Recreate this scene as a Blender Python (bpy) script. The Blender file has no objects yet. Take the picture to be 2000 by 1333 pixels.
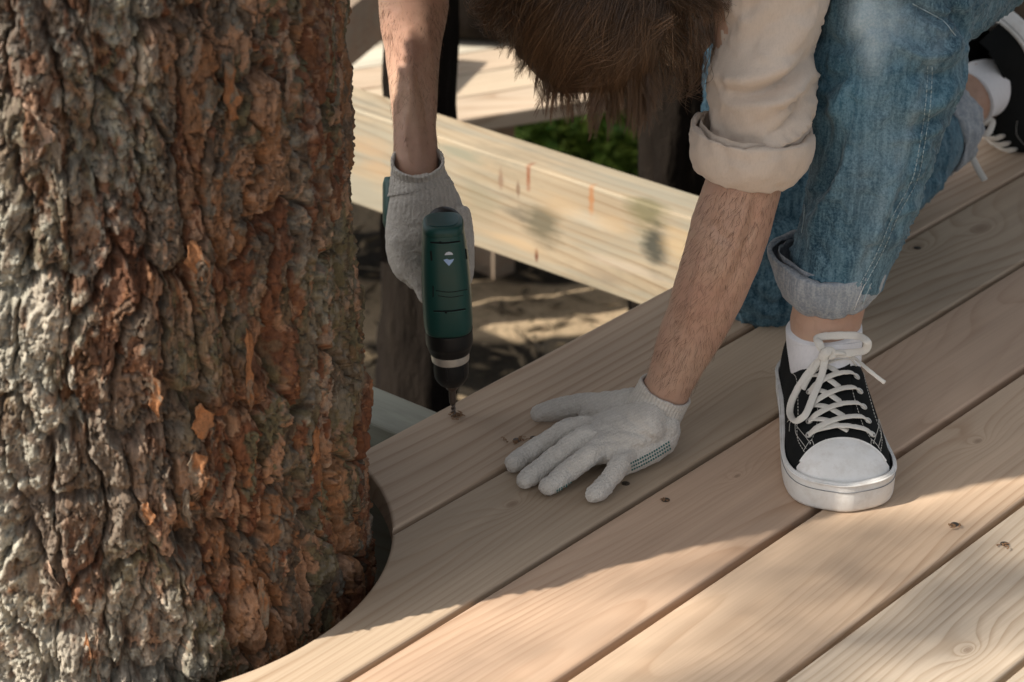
import bpy, bmesh, math, random
import numpy as np
from mathutils import Vector, Matrix
from mathutils.bvhtree import BVHTree
random.seed(7); RNG = np.random.default_rng(11)
R = math.radians
SC = bpy.context.scene
COL = SC.collection

# ------------------------------------------------------------------ camera, sky, sun, exposure
TH = R(26.27); CD, CH = 2.5213, 1.2445; FPX = 5000.0
cam_d = bpy.data.cameras.new('camera'); cam = bpy.data.objects.new('camera', cam_d); COL.objects.link(cam)
cam.location = (0, -CD, CH); cam.rotation_euler = (R(90) - TH, 0, 0)
cam_d.lens = 90; cam_d.sensor_width = 36; cam_d.clip_start = .05; cam_d.clip_end = 400
cam_d.dof.use_dof = True; cam_d.dof.focus_distance = 2.47; cam_d.dof.aperture_fstop = 8.5
SC.camera = cam
SUN_EL, SUN_AZ = 43.0, 23.5            # shadows run along SUN_AZ, measured from +X towards +Y
w = bpy.data.worlds.new('World'); SC.world = w; w.use_nodes = True
wn = w.node_tree; wn.nodes.clear()
bg = wn.nodes.new('ShaderNodeBackground'); wo = wn.nodes.new('ShaderNodeOutputWorld'); sk = wn.nodes.new('ShaderNodeTexSky')
sk.sky_type = 'NISHITA'; sk.sun_disc = False; sk.sun_elevation = R(SUN_EL)
sdir = Vector((-math.cos(R(SUN_AZ)) * math.cos(R(SUN_EL)), -math.sin(R(SUN_AZ)) * math.cos(R(SUN_EL)), math.sin(R(SUN_EL))))
sk.sun_rotation = math.atan2(sdir.x, sdir.y)
sk.dust_density = 2.5; sk.air_density = .8; sk.ozone_density = .6
bg.inputs[1].default_value = .112
hs = wn.nodes.new('ShaderNodeHueSaturation'); hs.inputs['Saturation'].default_value = .22
wn.links.new(sk.outputs[0], hs.inputs['Color']); wn.links.new(hs.outputs[0], bg.inputs[0]); wn.links.new(bg.outputs[0], wo.inputs[0])
sl = bpy.data.lights.new('sun', 'SUN'); sl.energy = 4.8; sl.angle = R(.55); sl.color = (1, .91, .79)
so = bpy.data.objects.new('sun', sl); COL.objects.link(so); so.rotation_euler = sdir.to_track_quat('Z', 'Y').to_euler(); so.location = (-4, -3, 5)
SC.view_settings.view_transform = 'Standard'; SC.view_settings.look = 'None'
SC.view_settings.exposure = 0.6; SC.view_settings.gamma = 1.0; SC.view_settings.use_curve_mapping = False
SC.cycles.max_bounces = 6

# ------------------------------------------------------------------ pixel <-> world helpers (pixels of the 2000 x 1333 photograph)
CT, ST = math.cos(TH), math.sin(TH)
CAM = np.array([0, -CD, CH]); RT = np.array([1., 0, 0]); UP = np.array([0, ST, CT]); FW = np.array([0, CT, -ST])
def ray(px, py): return FW + RT * ((px - 1000) / FPX) + UP * ((666.5 - py) / FPX)
def atd(px, py, d): return CAM + ray(px, py) * d
def onz(px, py, z=0.): r = ray(px, py); return CAM + r * ((z - CH) / r[2])
def proj(P):
    Q = np.asarray(P, float) - CAM; d = Q @ FW
    return 1000 + FPX * (Q @ RT) / d, 666.5 - FPX * (Q @ UP) / d, d
PH = R(49.53); BD = np.array([math.cos(PH), math.sin(PH), 0]); BN = np.array([math.sin(PH), -math.cos(PH), 0])
def uv(u, v, z=0.): return BD * u + BN * v + np.array([0, 0, z])
def on_u(px, py, u0): r = ray(px, py); return CAM + r * ((u0 - CAM @ BD) / (r @ BD))

# ------------------------------------------------------------------ numpy noise
def _h(ix, iy, iz, seed):
    x = (ix.astype(np.int64) * 374761393 + iy.astype(np.int64) * 668265263 + iz.astype(np.int64) * 2147483647 + seed * 974711) & 0xffffffff
    x = ((x ^ (x >> 13)) * 1274126177) & 0xffffffff
    x = ((x ^ (x >> 16)) * 2246822519) & 0xffffffff
    return ((x ^ (x >> 15)) & 0xffffff) / 16777216.0
def vn(P, seed=0):
    P = np.asarray(P, float); I = np.floor(P).astype(np.int64); f = P - I; f = f * f * f * (f * (f * 6 - 15) + 10); o = 0
    for dx in (0, 1):
        for dy in (0, 1):
            for dz in (0, 1):
                wt = (f[:, 0] if dx else 1 - f[:, 0]) * (f[:, 1] if dy else 1 - f[:, 1]) * (f[:, 2] if dz else 1 - f[:, 2])
                o = o + wt * _h(I[:, 0] + dx, I[:, 1] + dy, I[:, 2] + dz, seed)
    return o * 2 - 1
def fbm(P, seed=0, oc=4, g=.5):
    a, s, t = 1., 0, 0
    for k in range(oc): s = s + a * vn(P * (2 ** k) + k * 13.7, seed + k); t += a; a *= g
    return s / t * 1.5
def worley(a, b, seed):
    ia, ib = np.floor(a).astype(np.int64), np.floor(b).astype(np.int64)
    f1 = np.full(a.shape, 9.); f2 = np.full(a.shape, 9.); cid = np.zeros(a.shape); z = np.zeros_like(ia)
    ca = np.zeros(a.shape); cb = np.zeros(a.shape)
    for da in (-1, 0, 1):
        for db in (-1, 0, 1):
            xa = ia + da; xb = ib + db
            pa = xa + .1 + .8 * _h(xa, xb, z, seed); pb = xb + .1 + .8 * _h(xa, xb, z + 1, seed)
            d = np.hypot(a - pa, b - pb); c = _h(xa, xb, z + 2, seed)
            m = d < f1
            f2 = np.where(m, f1, np.minimum(f2, d)); cid = np.where(m, c, cid); ca = np.where(m, a - pa, ca); cb = np.where(m, b - pb, cb)
            f1 = np.where(m, d, f1)
    return f1, f2, cid, ca, cb
def sst(a, b, x): t = np.clip((x - a) / (b - a), 0, 1); return t * t * (3 - 2 * t)

# ------------------------------------------------------------------ objects
def tag(o, label=None, cat=None, group=None, kind=None):
    if label: o['label'] = label
    if cat: o['category'] = cat
    if group: o['group'] = group
    if kind: o['kind'] = kind
    return o
def thing(name, label, cat, loc=(0, 0, 0), group=None):
    o = bpy.data.objects.new(name, None); COL.objects.link(o); o.location = [float(c) for c in loc]; o.empty_display_size = .05
    return tag(o, label, cat, group)
def rootloc(p):
    l = np.zeros(3)
    while p is not None: l = l + np.array(p.location); p = p.parent
    return l
def mesh_of(name, V, F, smooth=True):
    me = bpy.data.meshes.new(name); V = np.asarray(V, np.float32)
    if isinstance(F, np.ndarray):
        n, k = F.shape
        me.vertices.add(len(V)); me.vertices.foreach_set('co', V.ravel())
        me.loops.add(n * k); me.loops.foreach_set('vertex_index', F.ravel().astype(np.int32))
        me.polygons.add(n); me.polygons.foreach_set('loop_start', np.arange(0, n * k, k, dtype=np.int32))
        try: me.polygons.foreach_set('loop_total', np.full(n, k, dtype=np.int32))
        except Exception: pass
        me.update(calc_edges=True); me.validate()
    else:
        me.from_pydata([tuple(map(float, v)) for v in V], [], F); me.update()
    me.polygons.foreach_set('use_smooth', np.full(len(me.polygons), smooth)); me.update()
    return me
def mk(name, V, F, mat, parent=None, smooth=True, attr=None):
    V = np.asarray(V, float) - rootloc(parent)
    me = mesh_of(name, V, F, smooth); o = bpy.data.objects.new(name, me); COL.objects.link(o)
    if parent is not None: o.parent = parent
    if mat: me.materials.append(mat)
    if attr:
        for k, a in attr.items():
            if a.ndim == 1: at = me.attributes.new(k, 'FLOAT', 'POINT'); at.data.foreach_set('value', a.astype(np.float32))
            else:
                at = me.attributes.new(k, 'FLOAT_COLOR', 'POINT'); c = np.ones((len(a), 4), np.float32); c[:, :3] = a; at.data.foreach_set('color', c.ravel())
    return o
def unit(v): v = np.asarray(v, float); return v / (np.linalg.norm(v, axis=-1, keepdims=True) + 1e-12)
def spline(K, n):
    K = np.asarray(K, float); m = len(K)
    if m == 2: t = np.linspace(0, 1, n)[:, None]; return K[0] * (1 - t) + K[1] * t
    s = np.r_[0, np.cumsum(np.linalg.norm(np.diff(K[:, :3], axis=0), axis=1) + 1e-9)]
    T = np.zeros_like(K)
    for i in range(m):
        a, b = max(i - 1, 0), min(i + 1, m - 1); T[i] = (K[b] - K[a]) / (s[b] - s[a])
    x = np.linspace(0, s[-1], n); i = np.clip(np.searchsorted(s, x, 'right') - 1, 0, m - 2); h = (s[i + 1] - s[i])[:, None]; t = ((x - s[i])[:, None]) / h
    return (2 * t**3 - 3 * t**2 + 1) * K[i] + (t**3 - 2 * t**2 + t) * h * T[i] + (-2 * t**3 + 3 * t**2) * K[i + 1] + (t**3 - t**2) * h * T[i + 1]
def grid_faces(n, m, wrap=True):
    i = np.arange(n - 1)[:, None] * m; j = np.arange(m if wrap else m - 1)[None, :]; j2 = (j + 1) % m
    return np.stack([i + j, i + j2, i + m + j2, i + m + j], -1).reshape(-1, 4)
def tube(C, ra, rb, ref, m=20, cap=(1, 1), ex=1.0):
    """C centres (n,3); ra radius across, rb radius along ref; rounded caps"""
    C = np.asarray(C, float); n = len(C); ra = np.broadcast_to(ra, (n,)).astype(float); rb = np.broadcast_to(rb, (n,)).astype(float)
    T = unit(np.gradient(C, axis=0)); ref = np.broadcast_to(np.asarray(ref, float), C.shape)
    A = unit(np.cross(T, ref)); B = unit(np.cross(A, T))
    cs, rs1, rs2, As, Bs = [C], [ra], [rb], [A], [B]
    q = np.linspace(0, 1, 6)[1:] * math.pi / 2
    def capr(i, sg):
        r = min(ra[i], rb[i])
        cc = C[i] + sg * T[i] * (np.sin(q) * r)[:, None]; k = np.maximum(np.cos(q), .02)
        return cc, ra[i] * k, rb[i] * k, np.repeat(A[i:i + 1], 5, 0), np.repeat(B[i:i + 1], 5, 0)
    if cap[0]:
        a = capr(0, -1); cs.insert(0, a[0][::-1]); rs1.insert(0, a[1][::-1]); rs2.insert(0, a[2][::-1]); As.insert(0, a[3]); Bs.insert(0, a[4])
    if cap[1]:
        a = capr(n - 1, 1); cs.append(a[0]); rs1.append(a[1]); rs2.append(a[2]); As.append(a[3]); Bs.append(a[4])
    C, ra, rb, A, B = map(np.concatenate, (cs, rs1, rs2, As, Bs)); N = len(C)
    t = np.arange(m) / m * 2 * math.pi; ct, st_ = np.cos(t), np.sin(t)
    ct = np.sign(ct) * np.abs(ct) ** ex; st_ = np.sign(st_) * np.abs(st_) ** ex
    V = C[:, None] + A[:, None] * (ra[:, None] * ct)[..., None] + B[:, None] * (rb[:, None] * st_)[..., None]
    V = V.reshape(-1, 3); F = [tuple(f) for f in grid_faces(N, m)]
    F.append(tuple(range(m))[::-1]); F.append(tuple((N - 1) * m + j for j in range(m)))
    return V, F
def K(*keys):
    """keys: (px, py, depth, half-width px, half-depth m) -> rows x y z ra rb"""
    return np.array([[*atd(p[0], p[1], p[2]), p[3] * p[2] / FPX, p[4]] for p in keys])
def limb(keys, n=40, m=28, world=False, ref=None, cap=(1, 1)):
    k = np.asarray(keys, float) if world else K(*keys); s = spline(k, n)
    return tube(s[:, :3], s[:, 3], s[:, 4], -FW if ref is None else ref, m, cap)
def wire(P, r, n=None, m=6, ref=(0, 0, 1), rb=None):
    P = np.asarray(P, float)
    if n: P = spline(P, n)
    return tube(P, r, rb if rb is not None else r, ref, m)
def join(parts):
    V, F, o = [], [], 0
    for v, f in parts:
        V.append(v); F += [tuple(int(i) + o for i in q) for q in f]; o += len(v)
    return np.concatenate(V), F
def ellip(c, r, rot=None, n=24, m=32):
    t = np.linspace(.001, math.pi - .001, n); p = np.arange(m) / m * 2 * math.pi
    V = np.stack([np.outer(np.sin(t), np.cos(p)), np.outer(np.sin(t), np.sin(p)), np.outer(np.cos(t), np.ones(m))], -1).reshape(-1, 3) * np.array(r)
    if rot is not None: V = V @ np.array(rot).T
    F = [tuple(f[::-1]) for f in grid_faces(n, m)]; F.append(tuple(range(m))); F.append(tuple((n - 1) * m + j for j in range(m))[::-1])
    return V + np.array(c), F
def fuse(parts, voxel, it=4):
    V, F = join(parts); me = mesh_of('t', V, F); o = bpy.data.objects.new('t', me); COL.objects.link(o)
    a = o.modifiers.new('r', 'REMESH'); a.mode = 'VOXEL'; a.voxel_size = voxel
    if it: b = o.modifiers.new('s', 'SMOOTH'); b.factor = .5; b.iterations = it
    dg = bpy.context.evaluated_depsgraph_get(); e = o.evaluated_get(dg); m2 = e.to_mesh()
    nv = len(m2.vertices); V = np.zeros(nv * 3); m2.vertices.foreach_get('co', V)
    N = np.zeros(nv * 3); m2.vertices.foreach_get('normal', N)
    F = np.array([tuple(p.vertices) for p in m2.polygons if len(p.vertices) == 4])
    e.to_mesh_clear(); bpy.data.objects.remove(o); bpy.data.meshes.remove(me)
    return V.reshape(-1, 3), N.reshape(-1, 3), F
def normals(V, F):
    me = mesh_of('n', V, F); N = np.zeros(len(V) * 3); me.vertices.foreach_get('normal', N); bpy.data.meshes.remove(me); return N.reshape(-1, 3)
def bvh(V, F): return BVHTree.FromPolygons([tuple(map(float, v)) for v in V], [tuple(int(i) for i in f) for f in F])
def hit(b, px, py, off=0., d0=None):
    r = ray(px, py); r /= np.linalg.norm(r); h = b.ray_cast(Vector(CAM), Vector(r))
    if h[0] is None: return atd(px, py, d0) if d0 else None
    n = np.array(h[1]); n = n if n @ r < 0 else -n
    return np.array(h[0]) + n * off
def hits(b, pts, off=0., d0=None):
    o = [hit(b, p[0], p[1], off + (p[2] if len(p) > 2 else 0), d0) for p in pts]; return np.array([q for q in o if q is not None])
def pxfold(V, N, folds):
    """sculpt: grooves (amp<0) or ridges (amp>0) along polylines given in photo pixels, on camera-facing skin; real displacement"""
    X, Y, D = proj(V); face = np.clip(-(N @ FW), 0, 1) ** .5; out = np.zeros(len(V))
    for pts, wd, amp in folds:
        pts = np.array(pts, float)
        if len(pts) > 2: pts = spline(np.c_[pts, np.zeros(len(pts))], 14)[:, :2]
        best = np.full(len(V), 1e9); tt = np.zeros(len(V)); L = len(pts) - 1
        for i in range(L):
            a, b = pts[i], pts[i + 1]; e = b - a; t = np.clip(((X - a[0]) * e[0] + (Y - a[1]) * e[1]) / (e @ e + 1e-9), 0, 1)
            dd = np.hypot(X - a[0] - e[0] * t, Y - a[1] - e[1] * t); m = dd < best; best[m] = dd[m]; tt[m] = (i + t[m]) / L
        out += amp * np.exp(-(best / wd) ** 2) * np.sin(np.clip(tt, .06, .94) * math.pi) ** .5
    return out * face

# ------------------------------------------------------------------ materials
class M:
    def __init__(s, name, rough=.7, spec=.3):
        s.m = bpy.data.materials.new(name); s.m.use_nodes = True; s.t = s.m.node_tree; s.t.nodes.clear()
        s.b = s.n('BsdfPrincipled'); s.o = s.n('OutputMaterial'); s.l(s.b.outputs[0], s.o.inputs[0])
        s.b.inputs['Roughness'].default_value = rough; s.b.inputs['Specular IOR Level'].default_value = spec
    def n(s, t): return s.t.nodes.new('ShaderNode' + t)
    def l(s, a, b): s.t.links.new(a, b)
    def put(s, sock, v):
        if isinstance(v, bpy.types.NodeSocket): s.l(v, sock)
        elif isinstance(v, (tuple, list)) and sock.type == 'RGBA': sock.default_value = (*v[:3], 1)
        else: sock.default_value = v
    def obj(s): return s.n('TexCoord').outputs['Object']
    def map(s, v, sc=(1, 1, 1), loc=(0, 0, 0), rot=(0, 0, 0)):
        m = s.n('Mapping'); s.l(v, m.inputs[0]); m.inputs['Scale'].default_value = sc; m.inputs['Location'].default_value = loc; m.inputs['Rotation'].default_value = rot; return m.outputs[0]
    def noise(s, v, sc=5, det=4, ro=.5, dist=0.):
        m = s.n('TexNoise'); s.l(v, m.inputs['Vector']); m.inputs['Scale'].default_value = sc; m.inputs['Detail'].default_value = det
        m.inputs['Roughness'].default_value = ro; m.inputs['Distortion'].default_value = dist; return m.outputs[0]
    def math(s, op, a, b=0., c=0., cl=False):
        m = s.n('Math'); m.operation = op; m.use_clamp = cl; s.put(m.inputs[0], a); s.put(m.inputs[1], b); s.put(m.inputs[2], c); return m.outputs[0]
    def vmath(s, op, a, b):
        m = s.n('VectorMath'); m.operation = op; s.put(m.inputs[0], a); s.put(m.inputs[1], b); return m
    def ramp(s, f, stops, interp='LINEAR'):
        m = s.n('ValToRGB'); s.put(m.inputs[0], f); e = m.color_ramp.elements; m.color_ramp.interpolation = interp
        while len(e) < len(stops): e.new(.5)
        for i, (p, c) in enumerate(stops):
            e[i].position = p; e[i].color = (*c, 1) if not isinstance(c, (int, float)) else (c, c, c, 1)
        return m.outputs[0]
    def mix(s, f, a, b, mode='MIX'):
        m = s.n('Mix'); m.data_type = 'RGBA'; m.blend_type = mode; s.put(m.inputs[0], f); s.put(m.inputs[6], a); s.put(m.inputs[7], b); return m.outputs[2]
    def attr(s, name): m = s.n('Attribute'); m.attribute_name = name; return m
    def sep(s, v): m = s.n('SeparateXYZ'); s.l(v, m.inputs[0]); return m.outputs
    def bump(s, h, st=.3, d=.001, nrm=None):
        m = s.n('Bump'); m.inputs['Strength'].default_value = st; m.inputs['Distance'].default_value = d; s.put(m.inputs['Height'], h)
        if nrm is not None: s.l(nrm, m.inputs['Normal'])
        return m.outputs[0]
    def col(s, v): s.put(s.b.inputs['Base Color'], v); return s
    def nrm(s, v): s.l(v, s.b.inputs['Normal']); return s
    def rough(s, v): s.put(s.b.inputs['Roughness'], v); return s

def plain(name, c, rough=.6, spec=.3, metal=0., var=.12, sc=60, bump=0.):
    m = M(name, rough, spec); f = m.noise(m.obj(), sc, 4, .6)
    m.col(m.mix(f, tuple(x * (1 - var) for x in c), tuple(min(1, x * (1 + var)) for x in c))); m.b.inputs['Metallic'].default_value = metal
    if bump: m.nrm(m.bump(m.noise(m.obj(), sc * 4, 3, .6), .5, bump))
    return m.m

def wood(name, seed, tint, knots=(), ring=1.0, warp=1.0, aged=0., stains=(), contrast=1.0):
    """planed softwood, grain along local X; knots (x, y, r); stains (x, y, z, sx, sy, sz, colour, amount)"""
    m = M(name, .62, .22); P = m.obj(); rnd = (seed * 3.17, seed * 7.31 % 5, seed * 1.93 % 3)
    Q = m.map(P, (1, 1, 1), rnd); x, y, z = m.sep(P)
    big = m.noise(m.map(Q, (1.0, 6.0, 6.0)), 1.0, 1.2, .45)
    med = m.noise(m.map(Q, (5, 34, 34)), 1.0, 2, .5)
    ph = m.math('ADD', m.math('MULTIPLY', big, 25 * warp), m.math('MULTIPLY', m.math('ADD', y, m.math('MULTIPLY', z, .8)), 72 * ring))
    ph = m.math('ADD', ph, m.math('MULTIPLY', med, .55))
    kd = None
    for (kx, ky, kr) in knots:
        d = m.vmath('SUBTRACT', P, (kx, ky, 0)); d2 = m.vmath('MULTIPLY', d.outputs[0], (.55, 1, 0)); L = m.vmath('LENGTH', d2.outputs[0], (0, 0, 0)).outputs['Value']
        g = m.math('DIVIDE', kr * 9.0, m.math('ADD', L, kr * 1.3)); g = m.math('MULTIPLY', g, m.math('SUBTRACT', 1., m.math('DIVIDE', L, kr * 9), cl=True))
        ph = m.math('ADD', ph, m.math('MULTIPLY', g, .9))
        k1 = m.math('SUBTRACT', 1., m.math('DIVIDE', m.math('ADD', L, m.math('MULTIPLY', med, kr * .3)), kr * 1.15), cl=True)
        kd = k1 if kd is None else m.math('MAXIMUM', kd, k1)
    fr = m.math('FRACT', ph)
    ln = m.ramp(fr, [(0, .25), (.1, .0), (.55, .12), (.86, .75), (.95, 1.0), (1, .25)])
    fade = m.ramp(m.noise(m.map(Q, (2.2, 9, 9)), 1, 2, .5), [(.38, .18), (.62, 1.)])
    ln = m.math('MULTIPLY', ln, fade)
    fib = m.noise(m.map(Q, (6, 420, 420)), 1, 3, .6); fib2 = m.noise(m.map(Q, (1.5, 60, 60)), 1, 3, .6)
    pat = m.noise(m.map(Q, (2.5, 6, 6)), 1, 3, .55)
    lo = tuple(c * .80 for c in tint); hi = tuple(min(1, c * 1.12) for c in tint)
    c = m.mix(m.ramp(pat, [(.3, 0.), (.7, 1.)]), lo, hi)
    c = m.mix(m.math('MULTIPLY', ln, .60 * contrast), c, (tint[0] * .52, tint[1] * .40, tint[2] * .30))
    c = m.mix(m.math('MULTIPLY', m.ramp(fib, [(.35, 1.), (.6, 0.)]), .22), c, (tint[0] * .55, tint[1] * .48, tint[2] * .42))
    c = m.mix(m.math('MULTIPLY', m.ramp(fib2, [(.45, 0.), (.7, 1.)]), .25), c, (min(1, tint[0] * 1.25), min(1, tint[1] * 1.25), min(1, tint[2] * 1.25)))
    if kd is not None: c = m.mix(m.ramp(kd, [(0, 0.), (.3, .35), (1, .6)]), c, (.17, .10, .06))
    if aged:
        a = m.ramp(m.noise(m.map(Q, (3, 30, 30)), 1, 4, .65), [(.42, 0.), (.62, 1.)]); c = m.mix(m.math('MULTIPLY', a, aged), c, (.26, .26, .215))
        a = m.ramp(m.noise(m.map(Q, (4, 12, 12)), 1, 5, .7), [(.5, 0.), (.72, 1.)]); c = m.mix(m.math('MULTIPLY', a, aged * .7), c, (.10, .10, .075))
    ns = m.noise(m.map(Q, (14, 60, 60)), 1, 4, .65)
    for (sx, sy, sz, wx, wy, wz, sc, am) in stains:
        d = m.vmath('MULTIPLY', m.vmath('SUBTRACT', P, (sx, sy, sz)).outputs[0], (1 / wx, 1 / wy, 1 / wz)); L = m.vmath('LENGTH', d.outputs[0], (0, 0, 0)).outputs['Value']
        L = m.math('ADD', L, m.math('MULTIPLY', m.math('SUBTRACT', ns, .5), 1.6))
        c = m.mix(m.math('MULTIPLY', m.ramp(L, [(.3, 1.), (1., 0.)]), am), c, sc)
    m.col(c); h = m.math('ADD', m.math('MULTIPLY', fib, .6), m.math('MULTIPLY', ln, -.5))
    m.nrm(m.bump(h, .28, .0006)); m.rough(m.ramp(fib, [(.3, .5), (.7, .72)]))
    return m.m

def denim(name, base, light, dark, bump=.5):
    m = M(name, .85, .15); P = m.obj(); a = m.attr('wear')
    tw = m.n('TexWave'); tw.wave_type = 'BANDS'; tw.bands_direction = 'DIAGONAL'; tw.inputs['Scale'].default_value = 190; tw.inputs['Distortion'].default_value = 6; tw.inputs['Detail'].default_value = 2; m.l(P, tw.inputs[0])
    sp = m.noise(P, 420, 3, .7); st = m.noise(m.map(P, (420, 420, 60)), 1, 2, .6); md = m.noise(P, 11, 5, .6); lg = m.noise(P, 38, 4, .65)
    c = m.mix(m.ramp(md, [(.3, 0.), (.7, 1.)]), dark, base)
    c = m.mix(m.math('MULTIPLY', m.ramp(sp, [(.44, 0.), (.60, 1.)]), .32), c, light)
    c = m.mix(m.math('MULTIPLY', m.ramp(st, [(.5, 0.), (.68, 1.)]), .35), c, light)
    sv_ = m.noise(m.map(P, (150, 150, 9)), 1, 4, .6); c = m.mix(m.math('MULTIPLY', m.ramp(sv_, [(.45, 0.), (.65, 1.)]), .38), c, light); c = m.mix(m.math('MULTIPLY', m.ramp(sv_, [(.35, 1.), (.5, 0.)]), .35), c, dark)
    c = m.mix(m.math('MULTIPLY', m.ramp(sp, [(.3, 1.), (.45, 0.)]), .5), c, dark)
    c = m.mix(a.outputs['Fac'], c, m.mix(sp, light, (.62, .68, .70)))
    m.col(c); m.nrm(m.bump(m.math('ADD', m.math('MULTIPLY', tw.outputs[1], .4), m.math('ADD', sp, m.math('ADD', m.math('MULTIPLY', st, .8), m.math('MULTIPLY', lg, 1.0)))), bump, .0007))
    m.b.inputs['Sheen Weight'].default_value = .15
    return m.m

def knit(name, c1, c2, sc=430):
    m = M(name, .95, .08); P = m.obj()
    v = m.n('TexVoronoi'); v.inputs['Scale'].default_value = sc; m.l(m.map(P, (1, 1, .7)), v.inputs['Vector'])
    f = m.noise(P, 35, 5, .65); g = m.noise(P, 900, 2, .6)
    c = m.mix(m.ramp(f, [(.3, 0.), (.7, 1.)]), c1, c2); c = m.mix(m.math('MULTIPLY', m.ramp(g, [(.3, 1.), (.55, 0.)]), .3), c, tuple(x * .55 for x in c1))
    rib = m.attr('rib')
    c = m.mix(m.math('MULTIPLY', rib.outputs['Fac'], .35), c, tuple(x * .6 for x in c1))
    m.col(c); m.nrm(m.bump(m.math('ADD', v.outputs['Distance'], m.math('MULTIPLY', g, .6)), .8, .0012)); m.b.inputs['Sheen Weight'].default_value = .3
    return m.m

def skin(name, base, red, dark):
    m = M(name, .48, .35); P = m.obj(); a = m.noise(P, 14, 4, .6); b = m.noise(P, 120, 4, .6); f = m.noise(m.map(P, (1, 1, 1)), 500, 3, .6)
    c = m.mix(m.ramp(a, [(.35, 0.), (.65, 1.)]), base, red); c = m.mix(m.math('MULTIPLY', m.ramp(b, [(.5, 0.), (.72, 1.)]), .35), c, dark)
    m.col(c); m.nrm(m.bump(m.math('ADD', f, m.math('MULTIPLY', b, 1.5)), .35, .0006))
    m.b.inputs['Subsurface Weight'].default_value = .12; m.b.inputs['Subsurface Radius'].default_value = (.012, .004, .002); m.b.inputs['Subsurface Scale'].default_value = .5
    return m.m

def cloth(name, c1, c2, sc=500, b=.0004, sheen=.2):
    m = M(name, .9, .1); P = m.obj(); f = m.noise(P, 9, 4, .6); g = m.noise(m.map(P, (1, 1, .35)), sc, 3, .7)
    c = m.mix(m.ramp(f, [(.3, 0.), (.7, 1.)]), c1, c2); c = m.mix(m.math('MULTIPLY', m.ramp(g, [(.35, 1.), (.55, 0.)]), .18), c, tuple(x * .7 for x in c1))
    m.col(c); m.nrm(m.bump(m.math('ADD', g, m.math('MULTIPLY', m.noise(P, 45, 4, .6), 2.5)), .5, b)); m.b.inputs['Sheen Weight'].default_value = sheen
    return m.m

# ------------------------------------------------------------------ ground
GZ = -.85
gm = M('forest_ground', .95, .1); P = gm.obj()
a_ = gm.noise(P, 1.6, 6, .62); b_ = gm.noise(P, 26, 6, .7); c_ = gm.noise(P, 130, 4, .7)
sx_, sy_, sz_ = gm.sep(P)
sunlit_band = gm.math('SUBTRACT', 1., gm.math('ABSOLUTE', gm.math('DIVIDE', gm.math('SUBTRACT', gm.math('SUBTRACT', sy_, gm.math('MULTIPLY', sx_, .10)), 1.84), .17)), cl=True)
sunlit_band = gm.math('MULTIPLY', gm.math('ADD', sunlit_band, gm.math('MULTIPLY', gm.math('SUBTRACT', a_, .5), 1.2)), 1.)
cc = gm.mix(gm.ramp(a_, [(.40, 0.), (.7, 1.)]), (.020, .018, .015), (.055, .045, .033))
cc = gm.mix(gm.ramp(sunlit_band, [(.16, 0.), (.34, 1.)]), cc, (.60, .46, .30))  # strip painted pale as if sunlit, soil around it dark as if shaded
cc = gm.mix(gm.math('MULTIPLY', gm.ramp(b_, [(.52, 0.), (.68, 1.)]), .5), cc, (.09, .075, .05))
cc = gm.mix(gm.math('MULTIPLY', gm.ramp(c_, [(.3, 1.), (.5, 0.)]), .5), cc, (.12, .085, .05))
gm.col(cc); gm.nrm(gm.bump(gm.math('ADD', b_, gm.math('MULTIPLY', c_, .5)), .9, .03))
xs = np.concatenate([-np.geomspace(80, 2.6, 26), np.linspace(-2.4, 3.2, 150), np.geomspace(3.5, 80, 26)])
ys = np.concatenate([-np.geomspace(60, 2.6, 20), np.linspace(-2.4, 4.6, 170), np.geomspace(5, 150, 28)])
gx, gy = np.meshgrid(xs, ys); gp = np.stack([gx.ravel(), gy.ravel(), np.zeros(gx.size)], -1)
gp[:, 2] = GZ + .05 * fbm(gp * 1.1, 3, 4) + .014 * fbm(gp * 9, 5, 3)
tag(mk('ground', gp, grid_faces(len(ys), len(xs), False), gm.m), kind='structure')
# pebbles, cones and twigs scattered on it
def scatter_bits(n, cx, cy, sx, sy, seed):
    r = np.random.default_rng(seed); V, F, o = [], [], 0
    base = np.array([[1, 0, 0], [-1, 0, 0], [0, 1, 0], [0, -1, 0], [0, 0, 1], [0, 0, -1]], float); bf = [(0, 2, 4), (2, 1, 4), (1, 3, 4), (3, 0, 4), (2, 0, 5), (1, 2, 5), (3, 1, 5), (0, 3, 5)]
    for i in range(n):
        p = np.array([r.normal(cx, sx), r.normal(cy, sy), 0.]); p[2] = GZ + .05 * fbm(p[None] * 1.1, 3, 4)[0] + .012
        s = r.uniform(.004, .014); el = np.array([s * r.uniform(1, 4), s * .6, s * .5]); a = r.uniform(0, 6.28); ca, sa = math.cos(a), math.sin(a)
        v = base * el; v = v @ np.array([[ca, sa, 0], [-sa, ca, 0], [0, 0, 1]]); V.append(v + p); F += [tuple(k + o for k in f) for f in bf]; o += 6
    return np.concatenate(V), F
V, F = scatter_bits(1500, .2, 2.2, .8, .7, 4)
tag(mk('forest_litter', V, F, plain('litter', (.13, .10, .065), .9, .1, var=.6, sc=8), smooth=False), 'scattered twigs and cone scales on the shaded soil under the deck', kind='stuff')

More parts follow.
